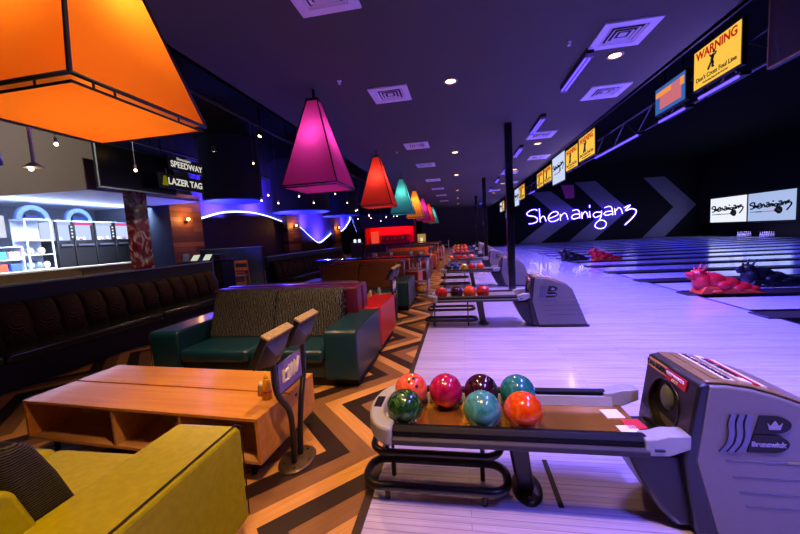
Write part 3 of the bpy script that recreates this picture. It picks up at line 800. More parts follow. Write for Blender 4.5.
# ------------------------------------------------------------------ sofas in back-to-back pairs
PLINTH = mat('dark kick plinth', '#17110e', .6, var=.3)
VINYL = {k: mat(k + ' vinyl', c, .45 if k == 'lime' else .34, coat=0 if k == 'lime' else .15, spec=.25 if k == 'lime' else .5, var=.1, scale=30, bump=.04) for k, c in
         dict(lime='#a5a206', teal='#0a3850', red='#c01a22', orange='#c8501c', purple='#5a1440', brown='#5a2c14', navy='#18223c').items()}
FAB = {'dark wave': fabric_mat('black wave cloth', '#111011', '#5e616a', 60), 'brown rib': fabric_mat('brown rib cloth', '#3a1d10', '#7a4220', 150, 'rib'),
       'orange': mat('orange cloth', '#b8441a', .6, var=.15), 'black rib': fabric_mat('black rib cloth', '#0c0b0b', '#4a4843', 170, 'stripe')}
PIPE = mat('dark piping', '#15120e', .5)
def sofa(y, facing, arm, seat, fab, shell, label, x0=-3.6, x1=-1.1, pad=False):
    W = x1-x0; t = thing('sofa', label, 'sofa', ((x0+x1)/2, y, 0), 0 if facing < 0 else PI, 'vinyl sofas standing back to back along the concourse')
    h = W/2; A = .37
    MB().box((0, .02, .06), (W-.08, .92, .12)).out('plinth', PLINTH, t)
    MB().box((0, .0, .2), (W-2*A+.02, .98, .18)).out('base_panel', VINYL[seat], t, bev=.01)
    for s in (-1, 1):
        a = MB().prism([(-.54, .1), (-.55, .6), (-.52, .645), (-.3, .645), (.5, .645), (.51, .1)], 'x', s*(h-A), s*h).out('arm', VINYL[arm], t, bev=.03, seg=4)
        MB().tube([(s*(h-.012), -.555, .11), (s*(h-.012), -.556, .62), (s*(h-.012), -.52, .65), (s*(h-.012), .5, .65)], .0035, 6).out('piping', PIPE, a, smooth=True)
        MB().tube([(s*(h-.012), -.55, .605), (s*(h-.015), .5, .605)], .004, 6).out('piping', PIPE, a, smooth=True)
    cw = (W-2*A)/2
    for s in (-1, 1):
        MB().box((s*cw/2, -.21, .36), (cw-.008, .72, .15)).out('seat_cushion', VINYL[seat], t, bev=.055, seg=4)
        prof = [(-.06, .42), (.0, .6), (.08, .82), (.13, .93), (.19, .985), (.26, .995), (.33, .97), (.33, .42)]
        if pad: prof = [(-.06, .42), (-.03, .58), (.03, .76), (.09, .9), (.14, .95), (.19, .93), (.2, .86), (.14, .6), (.12, .42)]
        MB().prism(prof, 'x', s*.004, s*(cw-.004)).out('back_cushion', FAB[fab], t, bev=.035, seg=3)
    if pad: MB().prism([(.12, .12), (.13, .6), (.19, .8), (.24, .84), (.47, .84), (.5, .8), (.5, .12)], 'x', -h+A*.9, h-A*.9).out('back_shell', VINYL[shell], t, bev=.02, seg=3)
    else: MB().prism([(.3, .12), (.3, .96), (.34, .985), (.47, .985), (.5, .95), (.5, .12)], 'x', -h+A*.6, h-A*.6).out('back_shell', VINYL[shell], t, bev=.02, seg=3)
    return t
sofa(1.06, 1, 'lime', 'lime', 'black rib', 'lime', 'lime green vinyl sofa with a dark striped back cushion, nearest the camera', -3.72, -1.2, True)
sofa(3.93, -1, 'teal', 'teal', 'dark wave', 'purple', 'teal sofa with a grey patterned back facing the plywood table', )
sofa(5.0, 1, 'red', 'red', 'dark wave', 'purple', 'red vinyl sofa backed against the teal patterned sofa')
sofa(7.62, -1, 'teal', 'teal', 'brown rib', 'brown', 'teal sofa with a ribbed brown back in front of the ball shelf')
sofa(9.3, 1, 'orange', 'orange', 'orange', 'orange', 'orange sofa just behind the silver ball shelf')
sofa(12.1, -1, 'purple', 'red', 'brown rib', 'brown', 'purple and red sofa facing the third table')
sofa(13.25, 1, 'purple', 'orange', 'brown rib', 'brown', 'dark purple sofa backed against the purple and red one')
sofa(15.8, -1, 'orange', 'orange', 'orange', 'orange', 'orange sofa in front of the second ball shelf')
sofa(17.5, 1, 'orange', 'teal', 'brown rib', 'brown', 'orange armed sofa just behind the second ball shelf')
sofa(20.1, -1, 'red', 'red', 'dark wave', 'red', 'distant red sofa facing the fifth table')
sofa(21.3, 1, 'teal', 'teal', 'brown rib', 'brown', 'distant teal sofa backed against the distant red one')
sofa(23.9, -1, 'orange', 'orange', 'brown rib', 'brown', 'distant orange sofa in front of the third ball shelf')

# ------------------------------------------------------------------ plywood tables
PLY = wood_mat('birch plywood', '#c9863e', '#dea056', .32, .3, 'x', 22)
PLYE = wood_mat('pale plywood carcass', '#b08050', '#c89a66', .5, .1, 'x', 20)
PLYD = wood_mat('plywood edge banding', '#7a5230', '#966a40', .5, 0, 'x', 30)
def table(y, label, x=-2.39, rz=-.065):
    t = thing('plywood_table', label, 'table', (x, y, 0), rz, 'low plywood tables between the sofas')
    W, D, z0, z1 = 2.14, .76, .14, .46; h = W/2
    for s in (-1, 1): MB().box((0, s*(D/4+.006), z1-.011), (W, D/2-.012, .022)).out('tabletop', PLY, t, bev=.002)
    MB().box((0, 0, z0+.011), (W-.006, D-.006, .022)).out('bottom_board', PLYE, t, bev=.002)
    for s in (-1, 1): MB().box((s*(h-.012), 0, (z0+z1)/2), (.022, D-.004, z1-z0-.046)).out('end_panel', PLY, t)
    for q in (-.17, .44): MB().box((q, 0, (z0+z1)/2), (.02, D-.01, z1-z0-.046)).out('divider_panel', PLYE, t)
    MB().box((0, .0, (z0+z1)/2), (W-.05, .018, z1-z0-.046)).out('centre_board', PLYE, t)
    MB().cyl((h-.002, .1, .40), (h+.002, .1, .40), .016, n=16).out('cable_hole', BLACK, t)
    for sx in (-1, 1):
        for sy in (-1, 1): MB().cyl((sx*(h-.14), sy*(D/2-.1), 0), (sx*(h-.14), sy*(D/2-.1), z0), .018, n=12).out('leg', BLACK, t, smooth=True)
    return t
tb = table(2.41, 'low plywood table with open cubbies between the lime and teal sofas')
TL = ['low plywood table between the red sofa and the brown backed sofa', 'low plywood table beyond the silver ball shelf', 'low plywood table fourth from the camera', 'low plywood table fifth from the camera', 'low plywood table sixth from the camera']
for y, lb in zip((6.35, 10.7, 14.5, 18.8, 22.6), TL): dup(tb, (-2.36, y, 0), lb, rz=0)

# ------------------------------------------------------------------ scoring kiosks
KM = mat('dark graphite plastic', '#151518', .38, coat=.2, var=.12)
KTOP = mat('worn cream edge', '#9a8a70', .5, var=.35, scale=60)
SIGN = mat('purple sign face', '#7a68b8', .4, var=.05)
KSCR = mat('monitor dark glass', '#07080b', .1, coat=.5)
def kiosk(y, label):
    t = thing('scoring_kiosk', label, 'scoring kiosk', (-1.24, y, 0), 0, 'twin screen scoring kiosks at the table ends')
    b = MB(); b.lathe([(.001, 0), (.125, 0), (.125, .008), (.11, .014), (.04, .016), (.001, .016)], n=36)
    bmesh.ops.transform(b.bm, matrix=Matrix.Diagonal((1, 1.35, 1, 1)), verts=b.bm.verts)
    bp = b.out('base_plate', mat('bronze brown base', '#5a4a34', .4, metal=.5, var=.25, scale=20), t, smooth=True)
    for k in range(5): MB().cyl((.09*math.cos(k*1.26), .12*math.sin(k*1.26), .01), (.09*math.cos(k*1.26), .12*math.sin(k*1.26), .018), .01, n=8).out('bolt', BLACK, bp)
    for s, yt in ((-1, -.21), (1, .22)):
        p = spline([(0, s*.05, .01), (.01, s*.055, .2), (.02, s*.09, .42), (.0, yt*.92, .6), (.0, yt, .8), (.0, yt, .87)], 6)
        MB().tube(p, .021, 12).out('post', KM, t, smooth=True)
        # tilted monitor facing the seats, its back towards the lanes
        r = MB(); c = Vector((.0, yt-.0, .925)); R = Matrix.Rotation(.52, 4, 'Y')
        m = MB().box((0, 0, 0), (.05, .32, .22))
        bmesh.ops.transform(m.bm, matrix=Matrix.Translation(c) @ R, verts=m.bm.verts); mo = m.out('monitor', KM, t, bev=.008)
        m = MB().box((-.027, 0, 0), (.004, .28, .17)); bmesh.ops.transform(m.bm, matrix=Matrix.Translation(c) @ R, verts=m.bm.verts); m.out('display', KSCR, mo)
        m = MB().box((0, 0, .116), (.06, .325, .018)); bmesh.ops.transform(m.bm, matrix=Matrix.Translation(c) @ R, verts=m.bm.verts); m.out('top_edge', KTOP, mo, bev=.006)
        m = MB().loft([[(.024, -.15, -.1), (.024, .15, -.1), (.024, .15, .08), (.024, -.15, .08)], [(.075, -.05, -.09), (.075, .05, -.09), (.075, .05, -.01), (.075, -.05, -.01)]])
        bmesh.ops.transform(m.bm, matrix=Matrix.Translation(c) @ R, verts=m.bm.verts); m.out('back_housing', KM, mo, bev=.006)
    sp = MB().box((0, .0, .68), (.012, .33, .2)).out('sign_panel', SIGN, t)
    k = .0011
    for st in ([(-90, 30), (-95, -40), (-40, -45), (-38, 20), (-90, 10)], [(-20, 40), (-10, -40), (10, 35), (25, -42), (45, 40), (60, -40)], [(60, -38), (100, 50)]):
        MB().tube([(.008, px*k*1.1, .69+pz*k) for px, pz in st], .014, 6).out('sign_mark', WHITE, sp)
    MB().box((.0, 0, .575), (.02, .36, .012)).out('crossbar', KM, t)
    return t
kk = kiosk(2.24, 'scoring kiosk with two tilted dark monitors at the end of the nearest plywood table')
KL = ['scoring kiosk beside the red sofa at the second table', 'scoring kiosk beyond the silver ball shelf', 'scoring kiosk at the fourth table', 'scoring kiosk at the fifth table']
for y, lb in zip((6.25, 10.55, 14.4, 18.7), KL): dup(kk, (-1.24, y, 0), lb)

# ------------------------------------------------------------------ condiments
def bottle(loc, c, label, cat, prof, capc, caph, shoulder, group=None, rough=.35, name='sauce_bottle'):
    t = thing(name, label, cat, loc, 0, group)
    MB().lathe(prof, n=20).out('body', mat(c[0], c[1], rough, coat=.3), t, smooth=True)
    z = prof[-1][1]
    MB().lathe([(.001, z-.002), (shoulder, z-.002), (shoulder*.9, z+caph*.4), (.005, z+caph), (.001, z+caph)], n=16).out('cap', mat(capc[0], capc[1], .4), t, smooth=True)
    return t
MUST = [(.001, 0), (.032, 0), (.034, .01), (.033, .1), (.022, .14), (.02, .15), (.001, .15)]
SHAK = [(.001, 0), (.027, 0), (.024, .07), (.02, .08), (.001, .08)]
zt = .46
b1 = bottle((-1.44, 2.25, zt), ('mustard yellow plastic', '#d89a12'), 'yellow mustard bottle on the nearest plywood table', 'bottle', MUST, ('yellow cap', '#e8b020'), .05, .018)
MB().lathe([(.0345, .05), (.0345, .065)], n=20).out('label_band', REDS, b1, smooth=True)
bottle((-1.52, 2.3, zt), ('shaker glass', '#8a7a60'), 'small glass shaker beside the yellow mustard bottle', 'shaker', SHAK, ('steel shaker cap', '#c8c0b0'), .025, .021, rough=.15, name='salt_shaker')
for k, (dx_, c, lb) in enumerate(((0, ('brown sauce glass', '#6a3a1a'), 'brown sauce bottle on the second table by the red sofa'), (.09, ('clear glass', '#aab4b8'), 'tall clear bottle on the second table by the red sofa'), (-.1, ('cream plastic', '#d8b890'), 'cream condiment bottle on the second table by the red sofa'))):
    bottle((-1.62+dx_, 6.2+.06*k, zt), c, lb, 'bottle', [(r, z*(1.25 if k == 1 else .85)) for r, z in MUST], ('dark cap', '#2a2420'), .06 if k == 1 else .03, .014)

# ------------------------------------------------------------------ silver ball shelves behind the sofas
def ball_shelf(y, label, topc):
    t = thing('ball_shelf', label, 'shelf', (0, y, 0), 0, 'silver tube ball shelves with dark counters')
    for x in (-.82, -1.42):
        for s in (-1, 1): MB().tube([(x, s*.13, 0), (x, s*.13, 1.03)], .022, 10).out('upright', STEEL, t, smooth=True)
    for z in (.13, .43, .72):
        f = MB()
        for s in (-1, 1): f.tube([(-1.42, s*.13, z), (-.82, s*.13, z)], .014, 8)
        for x in (-.82, -1.42): f.tube([(x, -.13, z), (x, .13, z)], .014, 8)
        f.out('shelf_rail', STEEL, t, smooth=True)
        MB().box((-1.12, 0, z+.006), (.6, .24, .012)).out('shelf_board', mat('smoky shelf', '#3a3030', .3), t)
    MB().box((-2.2, 0, 1.05), (2.9, .34, .04)).out('counter', topc, t, bev=.008)
    MB().box((-2.2, -.172, 1.05), (2.9, .012, .03)).out('edge_strip', mat('blue lit edge', '#4a5aa8', .25, metal=.7), t)  # blue tone stands for blue light along the counter edge
    for x in (-2.6, -3.55):
        MB().tube([(x, 0, 0), (x, 0, 1.03)], .025, 10).out('upright', STEEL, t, smooth=True)
    return t
CTOP = mat('black gloss counter', '#0f0e12', .15, coat=.5)
for i, y in enumerate((8.48, 16.65, 24.8)):
    ball_shelf(y, ['silver tube ball shelf and dark counter behind the brown backed sofa', 'second silver ball shelf down the concourse', 'third silver ball shelf, far down the concourse'][i], CTOP)
ball((-1.0, 8.48, .142+.109), 'yellow', 'yellow bowling ball on the bottom board of the silver shelf', 'balls on the silver shelf')
for k in range(3):
    bottle((-1.3+.12*k, 8.5, .732), (['amber bottle', 'clear bottle', 'white bottle'][k], ['#7a4a1a', '#9ab0b0', '#cfc8bc'][k]), f'{["amber", "clear", "white"][k]} bottle standing on the top board of the silver ball shelf', 'bottle', [(r, z*1.1) for r, z in MUST], ('dark cap', '#2a2420'), .05, .012)
GL = mat('drinking glass', '#b8c0c8', .08, coat=.5)
for k, x in enumerate((-1.2, -1.7, -2.1, -2.15, -2.9)):
    t = thing('drinking_glass', f'small drinking glass, {ORD[k]} along the dark counter from the approach side', 'glass', (x, 8.46, 1.07), 0, 'glasses on the dark counter')
    MB().lathe([(.001, 0), (.028, 0), (.036, .11), (.032, .11), (.025, .01), (.001, .01)], n=16).out('body', GL, t, smooth=True)
# ------------------------------------------------------------------ long banquettes along the low dividers
TUFT = fabric_mat('dark brown ribbed cloth', '#120c08', '#6a4c2c', 130, 'rib')
OLIVE = mat('dark olive vinyl', '#343c1c', .25, coat=.4, var=.12, scale=20)
DIVM = mat('slate teal divider paint', '#24333a', .6, var=.1)
def banquette(x, y0, y1, cuts, label):
    t = thing('banquette', label, 'banquette', (x, (y0+y1)/2, 0)); L = y1-y0
    c = (y0+y1)/2
    MB().box((-.05, 0, .05), (.5, L, .1)).out('plinth', PLINTH, t)
    MB().box((-.03, 0, .22), (.56, L, .24)).out('base_panel', mat('black vinyl base', '#0e1012', .5), t)
    for a, b in zip(cuts, cuts[1:]):
        MB().box((.02, (a+b)/2-c, .405), (.56, b-a-.006, .13)).out('seat_cushion', OLIVE, t, bev=.04, seg=3)
    n = max(3, int(L/.33)); sl = L/n; rings = []
    mb = MB()
    for k in range(n):
        ya = -L/2 + sl*k
        rr = []
        for z, xo, in ((.46, -.2), (.62, -.25), (.72, -.23), (.8, -.27), (.9, -.3), (.97, -.36), (.99, -.42)):
            rr.append((z, xo))
        m = 7
        rg = []
        for j in range(m):
            v = j/(m-1); b = math.sin(PI*v)**.6*.035
            rg.append([(xo+b, ya+.003+(sl-.006)*v, z) for z, xo in rr] + [(-.44, ya+.003+(sl-.006)*v, .99), (-.44, ya+.003+(sl-.006)*v, .46)])
        mb.loft(rg)
    mb.out('tufted_back', TUFT, t, smooth=True)
    return t
banquette(-5.55, .7, 7.45, [.7, 3.09, 5.3, 7.45], 'long dark banquette with tufted brown back along the slate divider wall')
banquette(-5.45, 10.0, 16.6, [10.0, 12.2, 14.4, 16.6], 'second dark banquette beyond the high chair, against its own divider')
PALE = mat('pale divider trim', '#8d9aa0', .4, metal=.3)
def divider(x, y0, y1, h, label):
    t = thing('divider_wall', label, 'low divider', (x, (y0+y1)/2, 0)); L = y1-y0
    MB().box((0, 0, h/2), (.1, L, h)).out('panel', DIVM, t)
    MB().box((0, 0, h+.012), (.13, L+.03, .024)).out('top_trim', DIVM, t)
    MB().box((.0, L/2+.008, h/2), (.12, .018, h)).out('end_trim', PALE, t)
    MB().box((.066, 0, h+.012), (.004, L+.03, .02)).out('edge_line', PALE, t)
divider(-6.06, .5, 7.6, 1.2, 'slate low divider wall behind the long banquette')
divider(-5.96, 9.9, 16.8, 1.14, 'slate low divider wall behind the second banquette')
t = thing('partition', 'dark grey partition with a thin pale top rail below the blue wave wall', 'partition', (-9.0, 12.5, 0))
MB().box((0, 0, .72), (2.7, .1, 1.44)).out('panel', mat('grey partition panel', '#353c3c', .6), t)
MB().box((0, 0, 1.455), (2.76, .14, .03)).out('top_rail', PALE, t)

# ------------------------------------------------------------------ high chair, host counter
WOODC = wood_mat('orange brown chair wood', '#8a4a1c', '#b86a2c', .4, .2, 'z', 20)
t = thing('high_chair', 'orange brown wooden high chair standing at the end of the second banquette', 'high chair', (-7.65, 11.0, 0), .3)
for sx in (-1, 1):
    for sy in (-1, 1): MB().cyl((sx*.26, sy*.24, 0), (sx*.2, sy*.18, .62 if sy < 0 else 1.02), .02, n=8).out('leg', WOODC, t)
MB().box((0, 0, .5), (.4, .36, .03)).out('seat', WOODC, t, bev=.005)
for z in (.72, .96): MB().box((0, .2, z), (.42, .02, .1)).out('back_slat', WOODC, t, bev=.004)
for sx in (-1, 1): MB().box((sx*.21, 0, .68), (.03, .42, .04)).out('armrest', WOODC, t, bev=.005)
MB().box((0, -.2, .25), (.42, .02, .08)).out('foot_bar', WOODC, t); MB().box((0, -.19, .62), (.44, .03, .05)).out('front_rail', WOODC, t)
t = thing('host_counter', 'dark counter behind the slate divider holding a pitcher and two lit tablets', 'counter', (-7.5, 9.2, 0))
MB().box((0, 0, .57), (1.5, .55, 1.14)).out('body', mat('dark counter body', '#15161c', .5), t, bev=.01)
MB().box((0, 0, 1.16), (1.6, .65, .04)).out('countertop', CTOP, t, bev=.006)
def tablet(x, lb, c):
    t = thing('tablet', lb, 'tablet', (x, 9.15, 1.18), 0, 'lit tablets on the dark counter')
    MB().prism([(-.1, 0), (.08, 0), (.06, .16), (.05, .16)], 'x', -.1, .1).out('stand', BLACK, t)
    bpy.context.view_layer.update()
    MB().prism([(-.105, .012), (-.1, .008), (.05, .165), (.045, .168)], 'x', -.11, .11).out('display', emat('cream tablet glow', '#dfe8c8', .8), t)
tablet(-7.75, 'lit cream tablet on the dark counter next to the pitcher', 0); tablet(-7.35, 'lit cream tablet on the dark counter farther from the pitcher', 0)
t = thing('pitcher', 'grey white pitcher on the dark counter', 'pitcher', (-8.05, 9.1, 1.18))
MB().lathe([(.001, 0), (.07, 0), (.08, .05), (.065, .2), (.07, .22), (.06, .22), (.055, .05), (.001, .03)], n=20).out('body', mat('grey white ceramic', '#a8b0c0', .3), t, smooth=True)
MB().tube(spline([(.065, 0, .19), (.12, 0, .18), (.13, 0, .1), (.075, 0, .06)], 5), .01, 8).out('handle', mat('grey white ceramic', '#a8b0c0', .3), t, smooth=True)
tag(MB().box((-7.0, 9.2, 1.26), (.22, .3, .16)).out('menu_box', mat('maroon box', '#4a1420', .5), bev=.01), 'maroon box at the end of the dark counter', 'box')

# ------------------------------------------------------------------ prize counter and games in the bright alcove
SOFF = mat('taupe soffit paint', '#6f665e', .8, var=.06, scale=60)
struct(MB().prism([(2.5, 2.5), (5.3, 2.76), (7.12, 3.1), (7.12, 4.2), (2.5, 4.2)], 'x', -8.7, -8.5).out('soffit_wall', SOFF))
struct(MB().box((-8.48, 4.8, 4.24), (.3, 4.7, .1)).out('trim_3', mat('pale trim paint', '#a8a6a4', .7)))
struct(MB().box((-11.0, 6.6, 3.14), (4.6, 8.2, .08)).out('ceiling_alcove', mat('pale alcove ceiling', '#aab4d0', .8, var=.04)))
struct(MB().box((-12.1, 11.0, 1.6), (2.4, .12, 3.2)).out('wall_alcove', mat('grey alcove wall', '#8a90a8', .8)))
light('AREA', 'alcove_light', (-10.6, 8.4, 3.05), '#d8e4ff', 480, (0, .5, 0), shape='RECTANGLE', size=1.0, size_y=4.5, spread=1.9)
light('AREA', 'added_uplight', (-11.3, 8.8, 2.7), '#c8d8ff', 60, (PI, 0, 0), shape='RECTANGLE', size=.3, size_y=4)  # added light brightening the alcove ceiling from below
GLASS_LIT = emat('lit cabinet interior', '#c8d8ff', 1.05)
CABB = mat('black game cabinet', '#101014', .4, coat=.2)
def machine(y0, y1, hdr, label):
    yc, wd = (y0+y1)/2, y1-y0
    t = thing('claw_machine', label, 'claw machine', (-11.8, yc, 0), 0, 'claw machines against the alcove wall')
    MB().box((0, 0, 1.0), (.6, wd-.02, 2.0)).out('cabinet', CABB, t, bev=.01)
    MB().box((.0, 0, 2.57), (.6, wd-.02, .05)).out('roof', mat('pale cabinet roof', '#aebcd8', .4), t)
    MB().box((-.27, 0, 2.28), (.04, wd-.03, .54)).out('back_panel', GLASS_LIT, t)
    for s in (-1, 1):
        MB().box((.27, s*(wd/2-.035), 2.27), (.06, .05, .56)).out('side_post', CABB, t)
        MB().box((-.02, s*(wd/2-.025), 2.28), (.52, .02, .54)).out('side_panel', GLASS_LIT, t)
    MB().box((.29, 0, 2.5), (.02, wd-.1, .09)).out('header', emat('pink header', '#ff6aa8', .8) if hdr else emat('blue white header', '#bcd0ff', .9), t)
    for k in range(7):
        MB().sph((.05+random.uniform(-.15, .15), random.uniform(-wd/2+.1, wd/2-.1), 2.05), .06, 12, 8).out('plush_prize', mat('plush ' + str(k % 4), ['#c8ccd8', '#9aa8d8', '#d8a0b8', '#e8e4e0'][k % 4], .8), t, smooth=True)
    MB().box((.31, 0, 1.86), (.08, wd-.14, .06)).out('control_ledge', mat('grey ledge', '#3a3c48', .4), t)
    MB().cyl((.33, .06, 1.89), (.33, .06, 1.97), .012, n=8).out('joystick', BLACK, t)
    if not hdr:
        for k in range(4): MB().sph((.305, wd/2-.03, 2.1+.1*k), (.02, .03, .03), 10, 8).out('round_lamp', emat('button lamp', '#e8f0ff', 1), t)
machine(8.28, 8.74, 0, 'claw machine with blue white window next to the glass prize case')
machine(8.75, 9.36, 1, 'claw machine with a pink header next to the first one')
machine(9.37, 10.0, 0, 'claw machine with blue white window between the two pink headed ones')
machine(10.02, 10.64, 1, 'claw machine with a pink header beside the red column')
BLUEP = mat('pale blue arch', '#7f9fe0', .4, coat=.2)
for yc, R, lb in ((8.0, .4, 'pale blue half ring sign above the glass prize case'), (9.2, .38, 'pale blue half ring sign above the claw machines')):
    pts = [(yc+R*math.cos(PI*k/20), 2.6+R*math.sin(PI*k/20)) for k in range(21)] + [(yc+R*.68*math.cos(PI*k/20), 2.6+R*.68*math.sin(PI*k/20)) for k in range(20, -1, -1)]
    t = thing('arch_sign', lb, 'sign', (.2, 0, .02)); MB().prism(pts, 'x', -12.1, -11.98).out('ring', BLUEP, t, bev=.01)
    MB().prism([(yc-.2, 2.6), (yc+.2, 2.6), (yc+.16, 2.72), (yc-.16, 2.72)], 'x', -12.08, -12.0).out('plaque', mat('navy plaque', '#20407a', .4), t)
    for s in (-1, 1): MB().box((-12.04, yc+s*R*.84, 2.61), (.1, .1, .02)).out('foot', STEEL, t)
t = thing('display_case', 'tall pale glass prize case beside the claw machines', 'display case', (-11.75, 7.88, 0))
WF = mat('white display frame', '#c8d0e0', .4)
MB().box((0, 0, .6), (.5, .64, 1.2)).out('base', WF, t)
for sx in (-1, 1):
    for sy in (-1, 1): MB().box((sx*.235, sy*.3, 1.9), (.03, .03, 1.4)).out('corner_post', WF, t)
MB().box((0, 0, 2.6), (.5, .64, .04)).out('top', WF, t)
MB().box((-.22, 0, 1.9), (.02, .6, 1.36)).out('back_panel', mat('pale back panel', '#b8c4dc', .5), t)
for z in (1.22, 1.62, 2.02): MB().box((0, 0, z), (.46, .6, .02)).out('shelf', WF, t)
for i, (z, q) in enumerate(((1.23, -.18), (1.23, .02), (1.23, .2), (1.63, -.15), (1.63, .12), (2.03, 0))):
    tag(MB().sph((-11.7, 7.88+q, z+.1), (.08, .09, .1), 14, 10).out('prize_toy', mat('toy ' + str(i), ['#8aa0d8', '#6a7488', '#b8b0a8', '#8a8478', '#9a94a0', '#d8d8e8'][i], .6), smooth=True),
        ['pale blue round toy on the lowest shelf of the glass case', 'slate round toy in the middle of the lowest shelf of the glass case', 'beige round toy beside the slate one on the lowest glass case shelf', 'olive grey toy on the middle shelf of the glass case', 'mauve grey toy on the middle shelf of the glass case', 'white toy on the top shelf of the glass case'][i], 'toy', 'toys in the glass case')
t = thing('hanging_poster', 'glowing white poster hung above the prize shelf', 'poster', (-12.3, 7.45, 2.44))
MB().box((0, 0, 0), (.02, .4, .6)).out('panel', emat('glowing white poster', '#e8eeff', .9), t)  # panel emits an even white
for s in (-1, 1): MB().cyl((0, s*.15, .3), (0, s*.15, .67), .006, n=6).out('hanger_wire', STEEL, t)
t = thing('prize_shelf', 'white shelf rack of colourful prize boxes beside the glass case', 'shelf', (-11.75, 6.9, 0))
for z in (1.2, 1.52, 1.86): MB().box((0, 0, z), (.36, 1.2, .025)).out('shelf', WF, t)
for y in (-.6, 0, .6): MB().box((0, y, .95), (.36, .025, 1.86)).out('upright', WF, t)
for i in range(8):
    c = ['#4a7a58', '#c8b030', '#d8482a', '#3a58c0', '#e8e0d0', '#7a3ab0', '#3ab0c0', '#d8a0b0'][i]
    tag(MB().box((-11.7, 6.44+.29*(i % 4) + (.02 if i % 4 > 1 else 0), (1.2125 if i < 4 else 1.5325)+.1), (.2, .22, .2), (0, 0, .0)).out('prize_box', mat('prize box ' + c, c, .5, var=.35, scale=30), bev=.01),
        f'{["green", "yellow", "orange red", "blue", "cream", "purple", "cyan", "pink"][i]} prize box on the {"lower" if i < 4 else "upper"} board of the white shelf rack', 'box', 'prize boxes on the white shelf rack')
t = thing('prize_counter', 'low tan prize counter with pale top running below the games', 'counter', (-10.85, 8.2, 0))
TAN = mat('tan counter panel', '#6a5630', .6)
for a, b in ((-2.6, -.02), (.02, 1.6)): MB().box((0, (a+b)/2, .59), (.4, b-a, 1.18)).out('front_panel', TAN, t)
MB().box((0, -.5, 1.2), (.5, 4.3, .04)).out('countertop', mat('pale counter top', '#b0a890', .35), t)
REDC = marble_mat('red and cream peeling paint', '#5a0c10', '#c8b0a0', '#7a1216', 3)
struct(MB().box((-8.53, 8.12, 1.56), (.28, .42, 3.12)).out('column_red', REDC))
struct(MB().box((-10.7, 10.75, 1.8), (.3, 1.3, 3.6)).out('wall_teal', mat('dark teal wall paint', '#142436', .7)))

# hanging black screen and small signs
t = thing('wide_screen', 'wide blank black hanging screen with a thin pale bezel near the taupe soffit', 'screen', (-7.5, 7.37, 3.47))
MB().box((-.03, 0, 0), (.06, 2.08, .98)).out('casing', BLACK, t, bev=.008)
MB().box((.002, 0, .0), (.006, 2.0, .9)).out('display', mat('black screen glass', '#030304', .2), t)
MB().box((.004, 0, -.48), (.014, 2.08, .02)).out('bezel', PALE, t); MB().box((.004, -1.03, 0), (.014, .02, .98)).out('bezel', PALE, t)
for s in (-1, 1): MB().cyl((-.04, s*.7, .48), (-.04, s*.7, 1.84), .02, n=8).out('hanger_rod', BLACK, t)
LW = emat('lit sign white', '#e8e4d8', .8)
t = thing('hanging_sign', 'dark hanging sign lettered SPEEDWAY', 'sign', (-7.2, 8.55, 3.78))
MB().box((-.03, 0, 0), (.04, 1.2, .34)).out('board', BLACKM, t)
wall_text(t, 'Shenaniganz', .1, (-.008, -.1, .13), LW, right=(0, 1, 0)); wall_text(t, 'SPEEDWAY', .22, (-.008, 0, -.03), LW, right=(0, 1, 0), bold=.004)
for s in (-1, 1): MB().cyl((-.03, s*.4, .17), (-.03, s*.4, 1.53), .008, n=6).out('hanger_wire', BLACK, t)
t = thing('hanging_sign', 'dark hanging sign lettered LAZER TAG below the SPEEDWAY one', 'sign', (-7.2, 8.35, 3.29))
MB().box((-.03, 0, 0), (.04, 1.5, .36)).out('board', BLACKM, t)
wall_text(t, 'LAZER TAG', .23, (-.008, .1, 0), LW, right=(0, 1, 0), bold=.006)
MB().prism([(-.68, -.12), (-.5, -.12), (-.52, .0), (-.54, .12), (-.62, .12), (-.65, 0)], 'x', -.01, -.005).out('mark', emat('olive sign mark', '#8a8a10', .5), t)
for s in (-1, 1): MB().cyl((-.03, s*.5, .18), (-.03, s*.5, .32), .008, n=6).out('hanger_wire', BLACK, t)

# ------------------------------------------------------------------ wave wall with blue cove light, wood pillars, drums
WOODP = plank_mat('reclaimed wood cladding', '#9c6636', '#3c2312', '#100804', 3.2, .2, .6, 0, 'yz', .006)
struct(MB().box((-11.05, 12.35, 1.85), (.5, 1.9, 3.7)).out('wall_cladding', WOODP))
for y, a in ((21.4, 1.75), (29.7, 1.6)):
    struct(MB().box((-10.85, y, 1.85), (.35, a, 3.7)).out('pillar_wood', WOODP))
PURP = mat('violet wall paint', '#6a5a9a', .8, var=.05)
struct(MB().box((-11.2, 24.9, 2.65), (.1, 23.2, 5.3)).out('wall_wave', PURP))
WV = [(13.3, 2.7), (15.1, 3.11), (17.2, 3.22), (19.0, 3.08), (20.6, 2.83), (22.67, 2.61), (24.5, 1.85), (26.07, 1.33), (27.6, 1.62), (29.86, 2.28), (31.2, 2.2), (32.4, 2.42), (33.6, 2.9), (34.6, 3.4)]
ws = spline([(a, b, 0) for a, b in WV], 6)
WV2 = [(34.62, 3.9), (35.2, 3.4), (35.9, 2.7), (36.45, 2.2)]
ws2 = spline([(a, b, 0) for a, b in WV2], 4)
MUR = mat('midnight mural paint', '#0c0b16', .6, var=.4, scale=2)
wp = struct(MB().prism([(13.3, 0)] + [(p.x, p.y) for p in ws] + [(p.x, p.y) for p in ws2] + [(36.45, 0)], 'x', -11.1, -11.0).out('wall_mural', MUR))
LED = emat('blue white cove light', '#6f78ff', 14)
t = thing('cove_light', 'glowing blue light strip following the wavy edge of the dark mural', 'light strip', (0, 0, 0))
